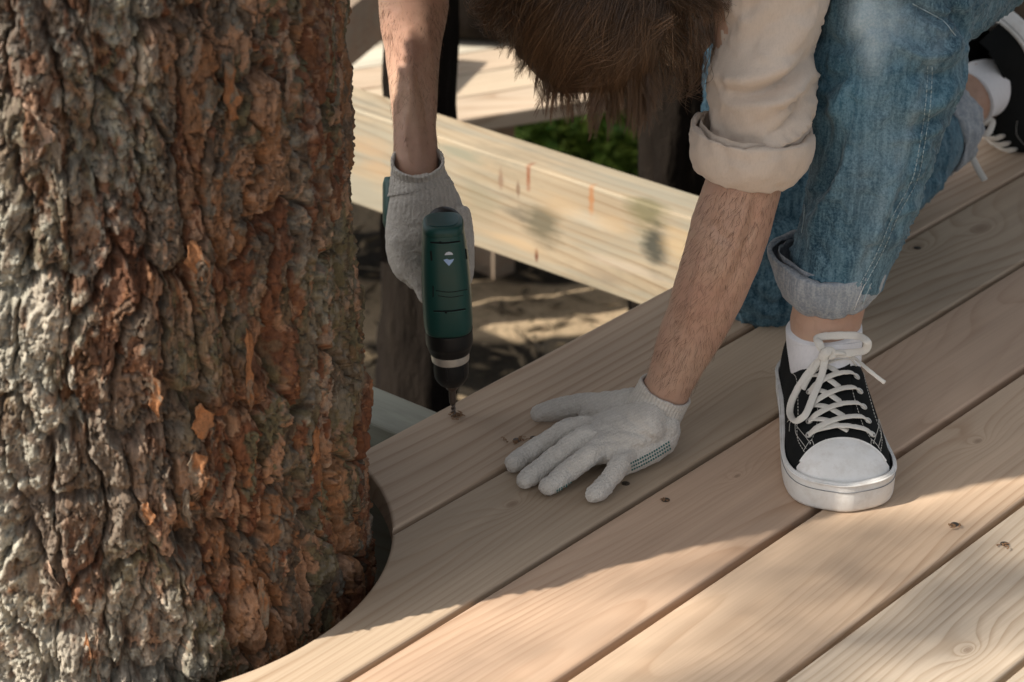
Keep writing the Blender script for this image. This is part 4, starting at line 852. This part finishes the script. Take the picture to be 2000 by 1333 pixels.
    for s in (-1, 1):
        line([(s * .036, .13), (s * .034, .155), (s * .037, .20), (s * .041, .235), (s * .036, .262)], .00035, wthread, 'stitching', n=60, dash=True)
        line([(s * .0145, .14), (s * .0165, .18), (s * .0195, .21), (s * .0235, .235), (s * .031, .252)], .00035, wthread, 'stitching', n=60, dash=True)
        line([(s * .0305, .252), (s * .0385, .225), (s * .044, .195), (s * .0455, .188)], .0003, wthread, 'stitching', n=40)
        line([(s * .0350, .255), (s * .0415, .228), (s * .0410, .206), (s * .0440, .200), (s * .0460, .210)], .0003, wthread, 'stitching', n=40)
        line([(s * .027, .262), (s * .0295, .248), (s * .0375, .256)], .0003, wthread, 'stitching', n=30)
    line([(0, .003), (.006, .02), (.006, .04)], .0004, wthread, 'stitching', n=20) if not front else None
    # eyelets and laces
    ey = [(.147, .0235), (.166, .0235), (.185, .0245), (.2045, .0262), (.2225, .0285), (.2400, .0305)]
    for y, x in ey:
        for s in (-1, 1):
            p = ssurf(s * x, y, .0008); n = unit(ssurf(s * x, y, 1.) - ssurf(s * x, y, 0)); t1 = unit(np.cross(n, [0, 1, 0])); t2 = np.cross(n, t1)
            aa = np.linspace(0, 2 * math.pi, 13); P_ = p + t1 * np.cos(aa)[:, None] * .0032 + t2 * np.sin(aa)[:, None] * .0032; mk('eyelet', *wire(Tm(P_), .0009, m=6, ref=Z), eye_m, sn)
    def ribbon(pts, name='lace', wd=.0034, th=.0009, n=26):
        return (spline(np.array(pts), n), wd, th)
    parts = []
    for i in range(len(ey)):
        y0, x0 = ey[i]
        if i == len(ey) - 1: pr_ = [((-x0, y0), (x0, y0), .0036)]
        else:
            y1, x1 = ey[i + 1]; pr_ = [((x0, y0), (-x1 * .2, y1 + .001), .0022), ((-x0, y0), (x1, y1), .0044)]
        for (xa, ya), (xb, yb), off in pr_:
            P_ = [ssurf(xa, ya, .0008), ssurf(xa * .86 + xb * .14, ya * .88 + yb * .12 - .0012, off * .9), ssurf((xa + xb) / 2, (ya + yb) / 2 - .0016, off + .0012), ssurf(xa * .14 + xb * .86, yb * .88 + ya * .12 - .0004, off * .9), ssurf(xb, yb, .0006)]
            parts.append(tube(Tm(spline(np.array(P_), 26)), .0042, .0011, Z, 10, (1, 1), .8))
    V, F = join(parts); V = V + (.0003 * fbm(V * 300, 3, 2))[:, None] * Z
    mk('lace', V, F, lace_m, sn)
    return sn, Tm
FX = unit([.012, -1, 0]); SO = np.array([.3185, -.0770, 0.001])
LX = np.cross(FX, [0, 0, 1]); sn1, T1 = sneaker(SO, LX, FX, np.array([0, 0, 1.]), 'black canvas sneaker with white toe cap on the front foot, laces tied in a bow', True)
tY = unit([.34, .42, -.84]); tZ = unit(np.array([-.72, -.50, -.48]) - tY * (np.array([-.72, -.50, -.48]) @ tY)); tX = np.cross(tY, tZ)
sn2, T2 = sneaker(np.array([.620, .520, .205]), tX, tY, tZ, 'black canvas sneaker on the rear foot, sole turned up, laces dangling', False)
# bow of the front shoe, drawn from pixels onto the shoe and sock
dg = bpy.context.evaluated_depsgraph_get()
def wverts(o): L = rootloc(o); return [v.co + Vector(L) for v in o.data.vertices], [tuple(p.vertices) for p in o.data.polygons]
def merged(*obs):
    V, F, k = [], [], 0
    for o in obs: v, f = wverts(o); V += v; F += [tuple(i + k for i in q) for q in f]; k += len(v)
    return BVHTree.FromPolygons(V, F)
shb = merged(sn1, bpy.data.objects['sock'])
def bow(pts, wd=.0036, n=40, d0=None, th=.0009):
    Q_ = []
    for p in pts:
        h = hit(shb, p[0], p[1], 0, None)
        if h is None: h = atd(p[0], p[1], d0 or 2.56)
        Q_.append(h - unit(ray(p[0], p[1])) * p[2])
    Q_ = np.array(Q_); C = spline(Q_, n); return tube(C, wd, th, -FW * .9 + UP * .35, 10, (1, 1), .8)
kb = [bow([(1614, 694, .008), (1600, 672, .016), (1598, 660, .020), (1630, 656, .022), (1672, 656, .024), (1694, 668, .024), (1690, 684, .018), (1655, 690, .012), (1622, 692, .009)], .0042, 60),
      bow([(1612, 694, .009), (1590, 715, .010), (1565, 748, .010), (1546, 785, .012), (1543, 808, .013), (1554, 822, .014), (1572, 812, .013), (1590, 770, .012), (1604, 735, .012), (1612, 700, .010)], .0036, 70),
      bow([(1614, 692, .009), (1640, 690, .012), (1665, 698, .014), (1695, 722, .022), (1727, 747, .030)], .0020, 40, 2.50, .0012),
      bow([(1612, 696, .008), (1596, 712, .010), (1578, 740, .006), (1568, 760, .004)], .0030, 30),
      bow([(1606, 702, .011), (1612, 690, .014), (1622, 686, .012), (1626, 698, .009)], .0050, 16, None, .0022)]
V, F = join(kb); V = V + UP * (.0005 * fbm(V * 160, 3, 3))[:, None]; mk('lace_bow', V, F, lace_m, sn1)
dl = []
for pts in ([(1868, 245), (1876, 280), (1884, 305), (1880, 320)], [(1882, 245), (1893, 290), (1898, 305), (1910, 330), (1923, 352)], [(1858, 240), (1870, 270), (1887, 290)], [(1905, 235), (1922, 240), (1938, 236), (1928, 262), (1912, 255)]):
    P_ = np.array([atd(x, y, 3.22 - .0006 * (y - 240)) for x, y in pts]); dl.append(tube(spline(P_, 24), .0042, .0010, -FW, 8))
mk('lace_end', *join(dl), lace_m, sn2)
V, F = limb([[.572, .487, .100, .0370, .037], [.586, .501, .104, .0365, .037], [.600, .514, .102, .035, .037]], 24, 40, True, ref=(0, 0, 1), cap=(0, 0)); mk('sock', V, F, sock_m, person)

# ---------------- gloves
gl_m = knit('glove_knit', (.56, .52, .465), (.72, .68, .615)); dot_m = plain('rubber_dot', (.03, .13, .12), .5, .3)
def gz(px, py, z, ra, rb): return [*onz(px, py, z), ra, rb]
fl = lambda *k, n=34, m=24: limb(list(k), n, m, True, ref=(0, 0, 1))
palm = fl(gz(1262, 828, .040, .0285, .022), gz(1235, 838, .034, .037, .021), gz(1190, 852, .026, .043, .019), gz(1150, 862, .020, .041, .015), gz(1132, 868, .017, .036, .013))
heel = fl(gz(1290, 838, .030, .020, .022), gz(1284, 858, .022, .019, .019), gz(1245, 885, .017, .018, .016), gz(1212, 905, .014, .014, .013))
web = fl(gz(1236, 805, .034, .018, .018), gz(1195, 806, .024, .017, .015), gz(1150, 812, .016, .012, .011))
th_ = fl(gz(1235, 792, .036, .018, .018), gz(1190, 793, .026, .0155, .015), gz(1145, 793, .019, .0140, .0135), gz(1105, 797, .0155, .0128, .0125), gz(1068, 804, .0125, .0115, .0110), gz(1052, 807, .0110, .0095, .0092))
i_ = fl(gz(1150, 838, .026, .0125, .014), gz(1119, 838, .028, .0115, .0125), gz(1085, 852, .024, .0107, .0110), gz(1048, 875, .0155, .0103, .0100), gz(1018, 896, .0112, .0103, .0098), gz(1004, 906, .0102, .0096, .0092))
m_ = fl(gz(1165, 852, .028, .0125, .014), gz(1138, 858, .031, .0118, .0130), gz(1103, 880, .026, .0110, .0112), gz(1068, 906, .0165, .0106, .0104), gz(1038, 930, .0118, .0106, .0102), gz(1026, 938, .0106, .0098, .0095))
r_ = fl(gz(1190, 868, .026, .0125, .014), gz(1165, 880, .029, .0118, .0128), gz(1135, 902, .025, .0110, .0110), gz(1105, 924, .0165, .0106, .0104), gz(1080, 944, .0118, .0106, .0102), gz(1070, 951, .0106, .0098, .0095))
l_ = fl(gz(1225, 885, .022, .0125, .013), gz(1212, 903, .022, .0112, .0118), gz(1199, 926, .018, .0104, .0104), gz(1182, 946, .0125, .0102, .0100), gz(1168, 960, .0108, .0102, .0100), gz(1160, 966, .0102, .0096, .0094))
V, N, F = fuse([palm, heel, web, th_, i_, m_, r_, l_], .0015, 7)
gf = [([(1205, 790), (1225, 815), (1260, 845)], 7, -.0016), ([(1160, 815), (1200, 830), (1255, 850), (1290, 868)], 6, -.0015), ([(1140, 812), (1180, 826), (1215, 834)], 5, .0012), ([(1120, 838), (1160, 845), (1200, 850)], 4, .0008), ([(1140, 865), (1190, 862), (1230, 860)], 5, -.0010),
      ([(1180, 885), (1215, 880), (1250, 872)], 5, -.0009), ([(1137, 800), (1150, 815), (1140, 830)], 4, -.001)]
gf += [([(a - 6, b - 9), (a + 6, b + 8)], 2.2, -.0006) for a, b in [(1062, 868), (1055, 872), (1085, 895), (1078, 900), (1118, 915), (1112, 920), (1190, 938), (1086, 798), (1092, 798)]]
wr = (1 - np.abs(fbm(V * 75, 44, 3)) * 3).clip(0, 1) ** 2
V = V + N * (1.9 * pxfold(V, N, gf) - .0007 * wr + .0011 * fbm(V * 60, 4, 3) + .00035 * fbm(V * 320, 6, 2))[:, None]
X, Y, _ = proj(V); rb_ = .5 + .5 * np.cos((X * .42 + Y * .91 + 6 * fbm(V * 25, 5, 2)) * 1.15); V = V + N * (.0004 * rb_ * np.clip(-(N @ FW), 0, 1))[:, None]
gL = mk('glove', V, F, gl_m, person, True, {'rib': (1 - rb_) * .6}); gL['label'] = 'off-white knitted glove spread flat on the plank, thumb up and four fingers forward'; gb = bvh(V, F)
def ribcuff(keys, ref, nrib, parent, flare=.0, m=240, seed=1, edge=.0005):
    k = spline(np.array(keys, float), 40); T = unit(np.gradient(k[:, :3], axis=0)); A = unit(np.cross(T, ref)); B = unit(np.cross(A, T)); a = np.arange(m) / m * 2 * math.pi
    ins = [(39 - j * 3) for j in range(4)]; idx = list(range(40)) + ins; rows, rib = [], []
    for q, i in enumerate(idx):
        inner = q >= 40; dr = -.0022 if inner else 0; rb = .5 + .5 * np.cos(a * nrib); w_ = .0009 * rb * (0 if inner else 1) + .0002 * np.sin(i * .9 + 2 * np.sin(a * 3)); e = edge * (np.sin(a * 5 + seed) + .5 * np.sin(a * 11)) * (i / 39) ** 2
        rows.append(k[i, :3] + T[i] * e[:, None] + A[i] * (np.cos(a) * (k[i, 3] + dr + w_))[:, None] + B[i] * (np.sin(a) * (k[i, 4] + dr + w_))[:, None]); rib.append(1 - rb if not inner else rb * 0 + .4)
    V = np.concatenate(rows); return mk('glove_cuff', V, grid_faces(len(idx), m), gl_m, parent, True, {'rib': np.concatenate(rib)})
ribcuff([[*atd(1260, 834, 2.585), .0305, .025], [*atd(1271, 815, 2.581), .0290, .026], [*atd(1286, 788, 2.574), .0275, .0265], [*atd(1300, 762, 2.567), .0272, .0265]], -FW, 44, gL)
# green grip dots along the little-finger edge of the palm, and on finger undersides
dots = []
for r0 in range(3):
    for i in range(17):
        x = 1232 + i * 4.6 + r0 * 1.4; y = 906 - i * 2.55 + r0 * 6.2 - (.03 * (i - 8) ** 2) + 1; h = hit(gb, x, y, .0002)
        if h is not None: dots.append(ellip(h, (.0011, .0011, .0011), None, 5, 8))
for pts in ([(1088, 958), (1105, 948), (1128, 936), (1148, 928)],):
    for x, y in spline(np.c_[np.array(pts, float), np.zeros(4)], 14)[:, :2]:
        for dy in (0, 3):
            h = hit(gb, x, y + dy, .0002)
            if h is not None: dots.append(ellip(h, (.0009,) * 3, None, 5, 8))
tag(mk('grip_dots', *join(dots), dot_m, gL), kind='stuff')
# right glove round the drill grip
H2 = [limb([(817, 346, 2.670, 52, .026), (819, 358, 2.670, 57, .027), (824, 380, 2.672, 66, .029), (830, 420, 2.675, 77, .031), (834, 462, 2.680, 82, .030), (838, 497, 2.685, 80, .028), (850, 520, 2.685, 68, .024)], 40, 40, cap=(0, 1)),
      limb([(795, 470, 2.670, 38, .018), (806, 505, 2.670, 34, .016), (818, 535, 2.670, 27, .014), (828, 565, 2.670, 19, .011), (833, 580, 2.670, 15, .010)], 30, 24),
      limb([(900, 420, 2.665, 20, .016), (908, 465, 2.662, 18, .015), (912, 510, 2.662, 15, .013), (911, 545, 2.665, 13, .011), (906, 562, 2.670, 10, .009)], 30, 24)]
kn = atd(840, 470, 2.71)
for j, (dx, dz, L) in enumerate([(0, .0, .05), (-.004, .021, .052), (-.010, .041, .048), (-.016, .059, .04)]):
    p = kn + np.array([-.008 + dx, .0, -.01 + dz * .55]); H2.append(limb([[*p, .011, .011], [*(p + [-.004, .03, -.002]), .0108, .0108], [*(p + [.018, .052, -.004]), .0104, .0104], [*(p + [.040, .045, -.004]), .0098, .0098], [*(p + [.046, .028, -.004]), .009, .009]], 30, 18, True, ref=(0, 0, 1)))
H2.append(limb([[*(kn + [0, 0, .0]), .028, .026], [*(kn + [-.01, .02, .03]), .024, .024]], 10, 24, True, ref=(1, 0, 0)))
V, N, F = fuse(H2, .0016, 7)
gf = [([(775, 430), (800, 445), (840, 440)], 5, -.0008), ([(770, 470), (800, 490), (820, 500)], 5, -.0010), ([(760, 450), (790, 465)], 4, .0008), ([(880, 380), (895, 430), (900, 480)], 7, .0012), ([(800, 520), (820, 545)], 3, -.0008), ([(860, 410), (880, 430), (890, 470)], 6, -.0014)]
V = V + N * (pxfold(V, N, gf) + .0007 * fbm(V * 60, 14, 3) + .00035 * fbm(V * 320, 6, 2))[:, None]
X, Y, _ = proj(V); ribs = .5 + .5 * np.cos((X - 818) / (1 + (Y - 330) / 260) * .86); rw = sst(455, 400, Y) * .9; V = V + N * (.0007 * ribs * rw)[:, None]
gR = mk('glove', V, F, gl_m, person, True, {'rib': (1 - ribs) * rw}); gR['label'] = 'off-white knitted glove wrapped round the drill grip'
ribcuff([[*atd(822, 372, 2.671), .0345, .0285], [*atd(818, 350, 2.670), .0300, .027], [*atd(816, 330, 2.665), .0272, .0265], [*atd(815.5, 313, 2.657), .0272, .0275]], -FW, 38, gR, seed=4)
# ---------------- hair
hm = M('brown_hair', .36, .6); P = hm.obj(); q = hm.noise(P, 30, 4, .6); q2 = hm.noise(P, 260, 2, .6); at_ = hm.attr('tone')
c = hm.mix(hm.math('ADD', hm.math('MULTIPLY', q, .35), hm.math('MULTIPLY', at_.outputs['Fac'], .75), cl=True), (.028, .016, .010), (.23, .13, .068)); hm.col(c); hm.b.inputs['Subsurface Weight'].default_value = 0
hm = hm.m
hr = np.random.default_rng(21)
CX = [925, 960, 1000, 1035, 1080, 1120, 1180, 1240, 1290, 1330, 1365, 1395, 1430]; CY = [40, 85, 110, 165, 205, 222, 236, 243, 232, 212, 190, 120, 50]
cl = []
for i in range(150):                                             # main mass: locks fanning out from the parting and falling
    x1 = hr.uniform(1005, 1288); y1 = np.interp(x1, CX, CY) + 12 + 20 * math.sin(x1 / 14.) - abs(hr.normal(0, 34)) - (hr.random() < .35) * hr.uniform(0, 90)
    cl.append((1225 + hr.normal(0, 38), hr.uniform(-120, -45), x1, y1, hr.uniform(2.375, 2.43), -7777, hr.uniform(8, 24), hr.integers(45, 85), .0036))
for i in range(70):                                              # back of the head
    x0 = hr.uniform(1040, 1290); cl.append((x0, hr.uniform(-250, -150), x0 + hr.normal(-10, 40), hr.uniform(-60, 40), 2.44, hr.normal(0, 20), hr.uniform(3, 10), hr.integers(20, 34), .006))
for i in range(26):                                              # locks swept across the crown from right to left
    y1 = hr.uniform(20, 175); x1 = hr.uniform(1040, 1110) + .25 * y1; x0 = hr.uniform(1210, 1330); y0 = y1 - hr.uniform(70, 160)
    cl.append((x0, y0, x1, y1, 2.38, -10 - hr.uniform(0, 20), hr.uniform(2, 8), hr.integers(12, 26), .0045))
for i in range(70):                                              # loose left-hand wisps
    x1 = hr.uniform(935, 1040); y1 = np.interp(x1, CX, CY) * hr.uniform(.5, 1.05); cl.append((x1 + hr.uniform(10, 110), hr.uniform(-70, -20), x1, y1, hr.uniform(2.40, 2.47), hr.normal(-20, 14), hr.uniform(3, 9), hr.integers(7, 14), .0045))
for i in range(20):                                              # thin curtain over the collar
    x1 = hr.uniform(1285, 1385); y1 = np.interp(x1, CX, CY) * hr.uniform(.6, 1.0); cl.append((x1 - hr.uniform(-20, 60), hr.uniform(-60, -10), x1, y1, hr.uniform(2.41, 2.47), hr.normal(18, 14), hr.uniform(5, 14), hr.integers(5, 10), .0035))
for i in range(24):                                              # curls in front of the shirt
    x1 = hr.uniform(1375, 1440); y1 = hr.uniform(0, 55); cl.append((x1 - hr.uniform(60, 120), hr.uniform(-60, -25), x1, y1, hr.uniform(2.37, 2.40), hr.normal(14, 10), hr.uniform(6, 14), hr.integers(5, 11), .0035))
for i in range(26):                                              # frizzy ends, lower right
    x1 = hr.uniform(1300, 1372); y1 = hr.uniform(140, 215); cl.append((x1 - hr.uniform(20, 60), hr.uniform(20, 90), x1, y1, hr.uniform(2.42, 2.47), hr.normal(10, 20), hr.uniform(8, 16), hr.integers(6, 12), .006))
Vs, Fs, Ts, off = [], [], [], 0; n = 22; t = np.linspace(0, 1, n)
for (x0, y0, x1, y1, d, bow_, wv, ns, spread) in cl:
    ph1, ph2, tone = hr.uniform(0, 6.28), hr.uniform(0, 6.28), hr.random() ** 2.2; fq = hr.uniform(4.5, 8.5)
    curl = hr.random() < .45; fan = bow_ < -7000
    if fan: bow_ = 0; ph1 = x1 / 30. + hr.normal(0, .5); fq = hr.uniform(6, 9)
    for k in range(ns):
        o = hr.normal(0, 1, 3) * spread; tt = t ** 1.0; ln = hr.uniform(.86, 1.05)
        sweep = 26 * np.sin(tt * math.pi) if x0 - x1 > 90 else 0
        px = x0 + (x1 - x0) * tt * ln + bow_ * np.sin(tt * math.pi) + wv * np.sin(fq * tt + ph1) * tt; py = y0 + (y1 - y0) * tt * ln + sweep
        if fan: px = x0 + (x1 - x0) * np.sin(tt * ln * 1.5) ** .95 + wv * np.sin(fq * tt + ph1) * tt; py = y0 + (y1 - y0) * (tt * ln) ** 1.35
        if curl: px = px + 17 * np.cos(tt * 10 + ph2) * tt ** 2.5; py = py + 12 * np.sin(tt * 10 + ph2) * tt ** 2.5
        dd = d + .045 * tt + .008 * np.sin(4 * tt + ph2); fr_ = (.55 + .9 * np.sin(tt * math.pi) - .68 * tt)[:, None]
        e_ = np.clip(1 - ((px - 1152) / 190) ** 2 - ((py + 10) / 215) ** 2, 0, 1); dd = np.minimum(dd, 2.475 - .122 * np.sqrt(e_) + .004 * np.sin(9 * tt + ph1))
        C = np.array([atd(a, b, c_) for a, b, c_ in zip(px, py, dd)]) + o * fr_ + np.cumsum(hr.normal(0, .00016, (n, 3)), 0)
        T = unit(np.gradient(C, axis=0)); A = unit(np.cross(T, FW)); B = np.cross(A, T); rr = (.00027 * (1 - .75 * t ** 3) * hr.uniform(.7, 1.25))[:, None]
        V = np.stack([C + A * rr, C - A * rr * .5 + B * rr * .8, C - A * rr * .5 - B * rr * .8], 1).reshape(-1, 3); Vs.append(V); Fs.append(grid_faces(n, 3) + off); Ts.append(np.clip(np.repeat(tone + .35 * t ** 2 + hr.normal(0, .06), 3), 0, 1)); off += n * 3
mk('hair', np.concatenate(Vs), np.concatenate(Fs), hm, person, True, {'tone': np.concatenate(Ts)})
V, F = ellip(hc, (.079, .093, .096), HR, 50, 70); V = V + normals(V, F) * (.004 * fbm(V * [60, 60, 25], 3, 4))[:, None]
keep = hp(0, .055, -.03); F = [f for f in F if len(f) != 4 or (V[list(f)].mean(0) - hc) @ FW < .03 or np.linalg.norm(V[list(f)].mean(0) - keep) > .072]
mk('hair_underlayer', V, F, hm, person, True, {'tone': np.zeros(len(V))})

# ------------------------------------------------------------------ cordless drill
B0 = onz(886, 813, 0); AX = unit([-.040, .012, 1.0])
def zt(py):
    lo, hi = -.05, .5
    for _ in range(40):
        md = (lo + hi) / 2
        if proj(B0 + AX * md)[1] > py: lo = md
        else: hi = md
    return lo
drill = thing('cordless_drill', 'dark green cordless drill held upright, its bit boring into the first plank', 'drill', B0)
def dtube(keys, mat, name, ex=1., m=56, cap=(0, 0), parent=None, n=40, back=0.):
    rows = np.array([[*(B0 + AX * zt(k[0]) + np.array([0, back + (k[3] if len(k) > 3 else 0), 0])), k[1] * proj(B0 + AX * zt(k[0]))[2] / FPX, k[2]] for k in keys]); s = spline(rows, n) if len(keys) > 2 else rows
    V, F = tube(s[:, :3], s[:, 3], s[:, 4], -FW * .5 + np.array([0, -1, 0]), m, cap, ex); return mk(name, V, F, mat, parent or drill)
grn = M('green_plastic', .38, .5); q = grn.noise(grn.obj(), 900, 2, .6); q2 = grn.noise(grn.obj(), 25, 4, .6); grn.col(grn.mix(q2, (.008, .056, .048), (.014, .078, .066))); grn.nrm(grn.bump(q, .12, .0003)); grn.rough(grn.ramp(q2, [(.3, .30), (.7, .46)])); grn = grn.m
blk = plain('black_plastic', (.012, .012, .012), .42, .4, bump=.0002); stl = plain('brushed_steel', (.72, .66, .57), .34, .5, .55, var=.2, sc=200); dstl = plain('dark_steel', (.16, .13, .11), .4, .5, .8); hous_dark = plain('slot_black', (.004, .006, .006), .7); wht = plain('print_white', (.72, .78, .86), .4); 
hs_ = dtube([(640, 45.5, .0245), (628, 47.5, .0262), (600, 48, .0275), (560, 48, .028), (510, 46, .0275), (470, 43, .026), (448, 40.5, .0245), (440, 39.5, .024)], grn, 'housing', .72, n=60)
cp = dtube([(446, 40.8, .0245), (439, 40.5, .0245), (433.5, 39, .0232), (430.5, 36, .021), (429.6, 31, .018)], grn, 'end_cap', .68, n=20)
cap_m = plain('cap_top', (.016, .075, .075), .3, .5); dtube([(429.7, 31, .018), (429.0, 30, .0172), (428.6, 26, .015), (428.6, 1, .001)], cap_m, 'cap_inset', .68, parent=cp, n=12)
cl_ = dtube([(640, 45.5, .0238), (646, 46.5, .0245), (668, 46, .0242), (676, 43, .0222), (687, 39, .020), (690, 36, .0185)], blk, 'clutch_ring', 1., n=40, cap=(0, 1))
for py, r in ((641, 46.5),): dtube([(642.5, 46.8, .0248), (640.5, 46.8, .0248)], hous_dark, 'seam', .9, parent=cl_, n=2)
dtube([(681, 36.5, .0190), (683, 37.6, .0196), (702, 36.6, .0191), (704, 34, .018)], stl, 'steel_collar', 1., n=24)
ch = dtube([(703, 35, .018), (722, 34.5, .0178), (735, 32.5, .0166), (745, 26, .0135), (751, 17, .009), (751.5, 2, .001)], blk, 'chuck', 1., n=40)
for k in range(6):
    a = k / 6 * 6.28 + .3; p0 = B0 + AX * zt(706) + np.array([math.cos(a), math.sin(a), 0]) * .0178; p1 = B0 + AX * zt(728) + np.array([math.cos(a), math.sin(a), 0]) * .0172; mk('grip_rib', *wire([p0, p1], .0012, 6, 6, ref=(1, 0, 0)), blk, ch)
dtube([(750, 13.5, .0068), (754, 13, .0066)], dstl, 'chuck_jaw', 1., n=4, m=6, cap=(1, 1))
zz_ = np.linspace(zt(754), -.004, 60); C = B0 + AX * zz_[:, None]; tb = []
tb.append(tube(B0 + AX * np.linspace(zt(753), zt(785), 6)[:, None], .0036, .0036, (1, 0, 0), 12))
for ph_ in (0, math.pi):
    aa = zz_ * 700 + ph_; mkk = zz_ < zt(783); Q_ = C + .0014 * np.stack([np.cos(aa), np.sin(aa), 0 * aa], -1); Q_ = Q_[mkk]
    if len(Q_) > 3: tb.append(tube(Q_, .0013, .0013, (1, 0, 0), 8))
mk('drill_bit', *join(tb), dstl, drill)
db = merged(hs_)
def dline(pts, r, mat, name, off=.0001, n=16, parent=hs_, ref=-FW, rb=None):
    Q_ = hits(db, [tuple(p) for p in spline(np.c_[np.array(pts, float), np.zeros(len(pts))], n)[:, :2]], off)
    return mk(name, *wire(Q_, r, m=8, ref=ref, rb=rb), mat, parent) if len(Q_) > 2 else None
for pts in ([(842, 474), (868, 475), (897, 472)], [(848, 608), (880, 608), (908, 604)]):
    dline(pts, .0009, hous_dark, 'slot'); dline([(x, y + 2.2) for x, y in pts], .0004, plain('edge_sheen', (.05, .14, .12), .3), 'slot_lip')
for x, y in ((860, 475), (871, 610)): h = hit(db, x, y, -.0004); mk('screw', *ellip(h, (.0018, .0012, .0018), None, 8, 12), hous_dark, hs_)
dline([(842, 492), (843, 508)], .0010, hous_dark, 'vent'); dline([(909, 488), (911, 505)], .0010, hous_dark, 'vent'); dline([(846, 560), (846, 580)], .0006, hous_dark, 'vent')
dline([(852, 568), (878, 571), (912, 566)], .0004, hous_dark, 'mould_line'); dline([(856, 578), (880, 581), (905, 577)], .0003, hous_dark, 'mould_line')
def decal(poly, mat, name, b, parent, off=.0004):
    c0 = np.mean(poly, axis=0); P_ = [hit(b, *(c0)), ] + [hit(b, *p) for p in poly]; P_ = [p for p in P_ if p is not None]; nrm_ = -unit(ray(*c0))
    n_ = len(P_); V = [p + nrm_ * off for p in P_] + [p - nrm_ * .0006 for p in P_]; F = [(0, i, i % (n_ - 1) + 1) for i in range(1, n_)] + [(i, i % (n_ - 1) + 1, i % (n_ - 1) + 1 + n_, i + n_) for i in range(1, n_)]
    return mk(name, np.array(V), F, mat, parent, False)
decal([(868, 499), (871, 494), (877, 492), (883, 494), (885, 498)], wht, 'logo', db, hs_); decal([(866, 508), (873, 506), (878, 508), (887, 506), (884, 512), (877, 520), (871, 514)], plain('print_blue', (.42, .60, .90), .35), 'logo', db, hs_)
cb2 = merged(cl_)
for i, x in enumerate(range(866, 893, 3)): decal([(x, 647 + (i % 2)), (x + 1.4, 647 + (i % 2)), (x + 1.4, 650), (x, 650)], wht, 'tick_mark', cb2, cl_, .0003)
decal([(878, 651), (880, 651), (880, 662), (878, 662)], wht, 'tick_mark', cb2, cl_, .0003)
for x, y in ((919, 643), (917, 648), (838, 645), (840, 650), (841, 657)): decal([(x, y), (x + 2.4, y), (x + 2.4, y + 2), (x, y + 2)], wht, 'tick_mark', cb2, cl_, .0003)
# handle running back under the palm, battery at its end
zc = zt(500); h0 = B0 + AX * zc; V, F = tube(spline(np.array([h0 + [0, .030, -.012], h0 + [-.005, .065, -.036], h0 + [-.014, .10, -.046], h0 + [-.026, .15, .0]]), 24), .013, .018, (0, 0, 1), 28, (1, 1), .85); mk('handle', V, F, grn, drill)
hb_ = atd(793, 398, 2.715); V, F = tube(np.array([hb_ + UP * -.026, hb_ + UP * -.02, hb_ + UP * .02, hb_ + UP * .027]), np.array([.0225, .0245, .0245, .0225]), np.array([.028, .03, .03, .028]), -FW, 40, (0, 0), .5); mk('battery', V, F, grn, drill)
q_ = atd(868, 436, proj(B0 + AX * zt(440))[2] + .036); mk('rear_shoulder', *ellip(q_, (.0185, .016, .017), None, 18, 24), blk, drill)
tr = h0 + np.array([.004, .038, -.022]); mk('trigger', *ellip(tr, (.008, .012, .009), None, 12, 18), blk, drill)

# wood shavings round the bit and the old screw holes
sv = []; r = np.random.default_rng(2)
for cx, cy, n_, sp, s_ in [(888, 812, 26, 7, 1.), (1012, 861, 16, 9, .7), (1043, 857, 6, 4, .6), (985, 858, 4, 5, .5), (1300, 977, 4, 5, .6), (1865, 1026, 7, 5, .7), (1962, 1064, 7, 6, .7)]:
    for k in range(n_):
        p = onz(cx + r.normal(0, sp), cy + r.normal(0, sp * .45), .0012 + abs(r.normal(0, .0012))); a = r.uniform(0, 6.28); L = r.uniform(.001, .0045) * s_; q = np.linspace(0, 1, 7)
        c_ = p + np.stack([np.cos(a + q * 2.6) * L, np.sin(a + q * 2.6) * L, q * L * .5], -1); sv.append(tube(c_, .0008, .0003, (0, 0, 1), 5, (0, 0)))
mk_ = mk('wood_shavings', *join(sv), plain('shavings', (.26, .15, .08), .8, var=.5, sc=300)); tag(mk_, 'tiny brown wood shavings scattered round the drill bit and screw holes', kind='stuff')
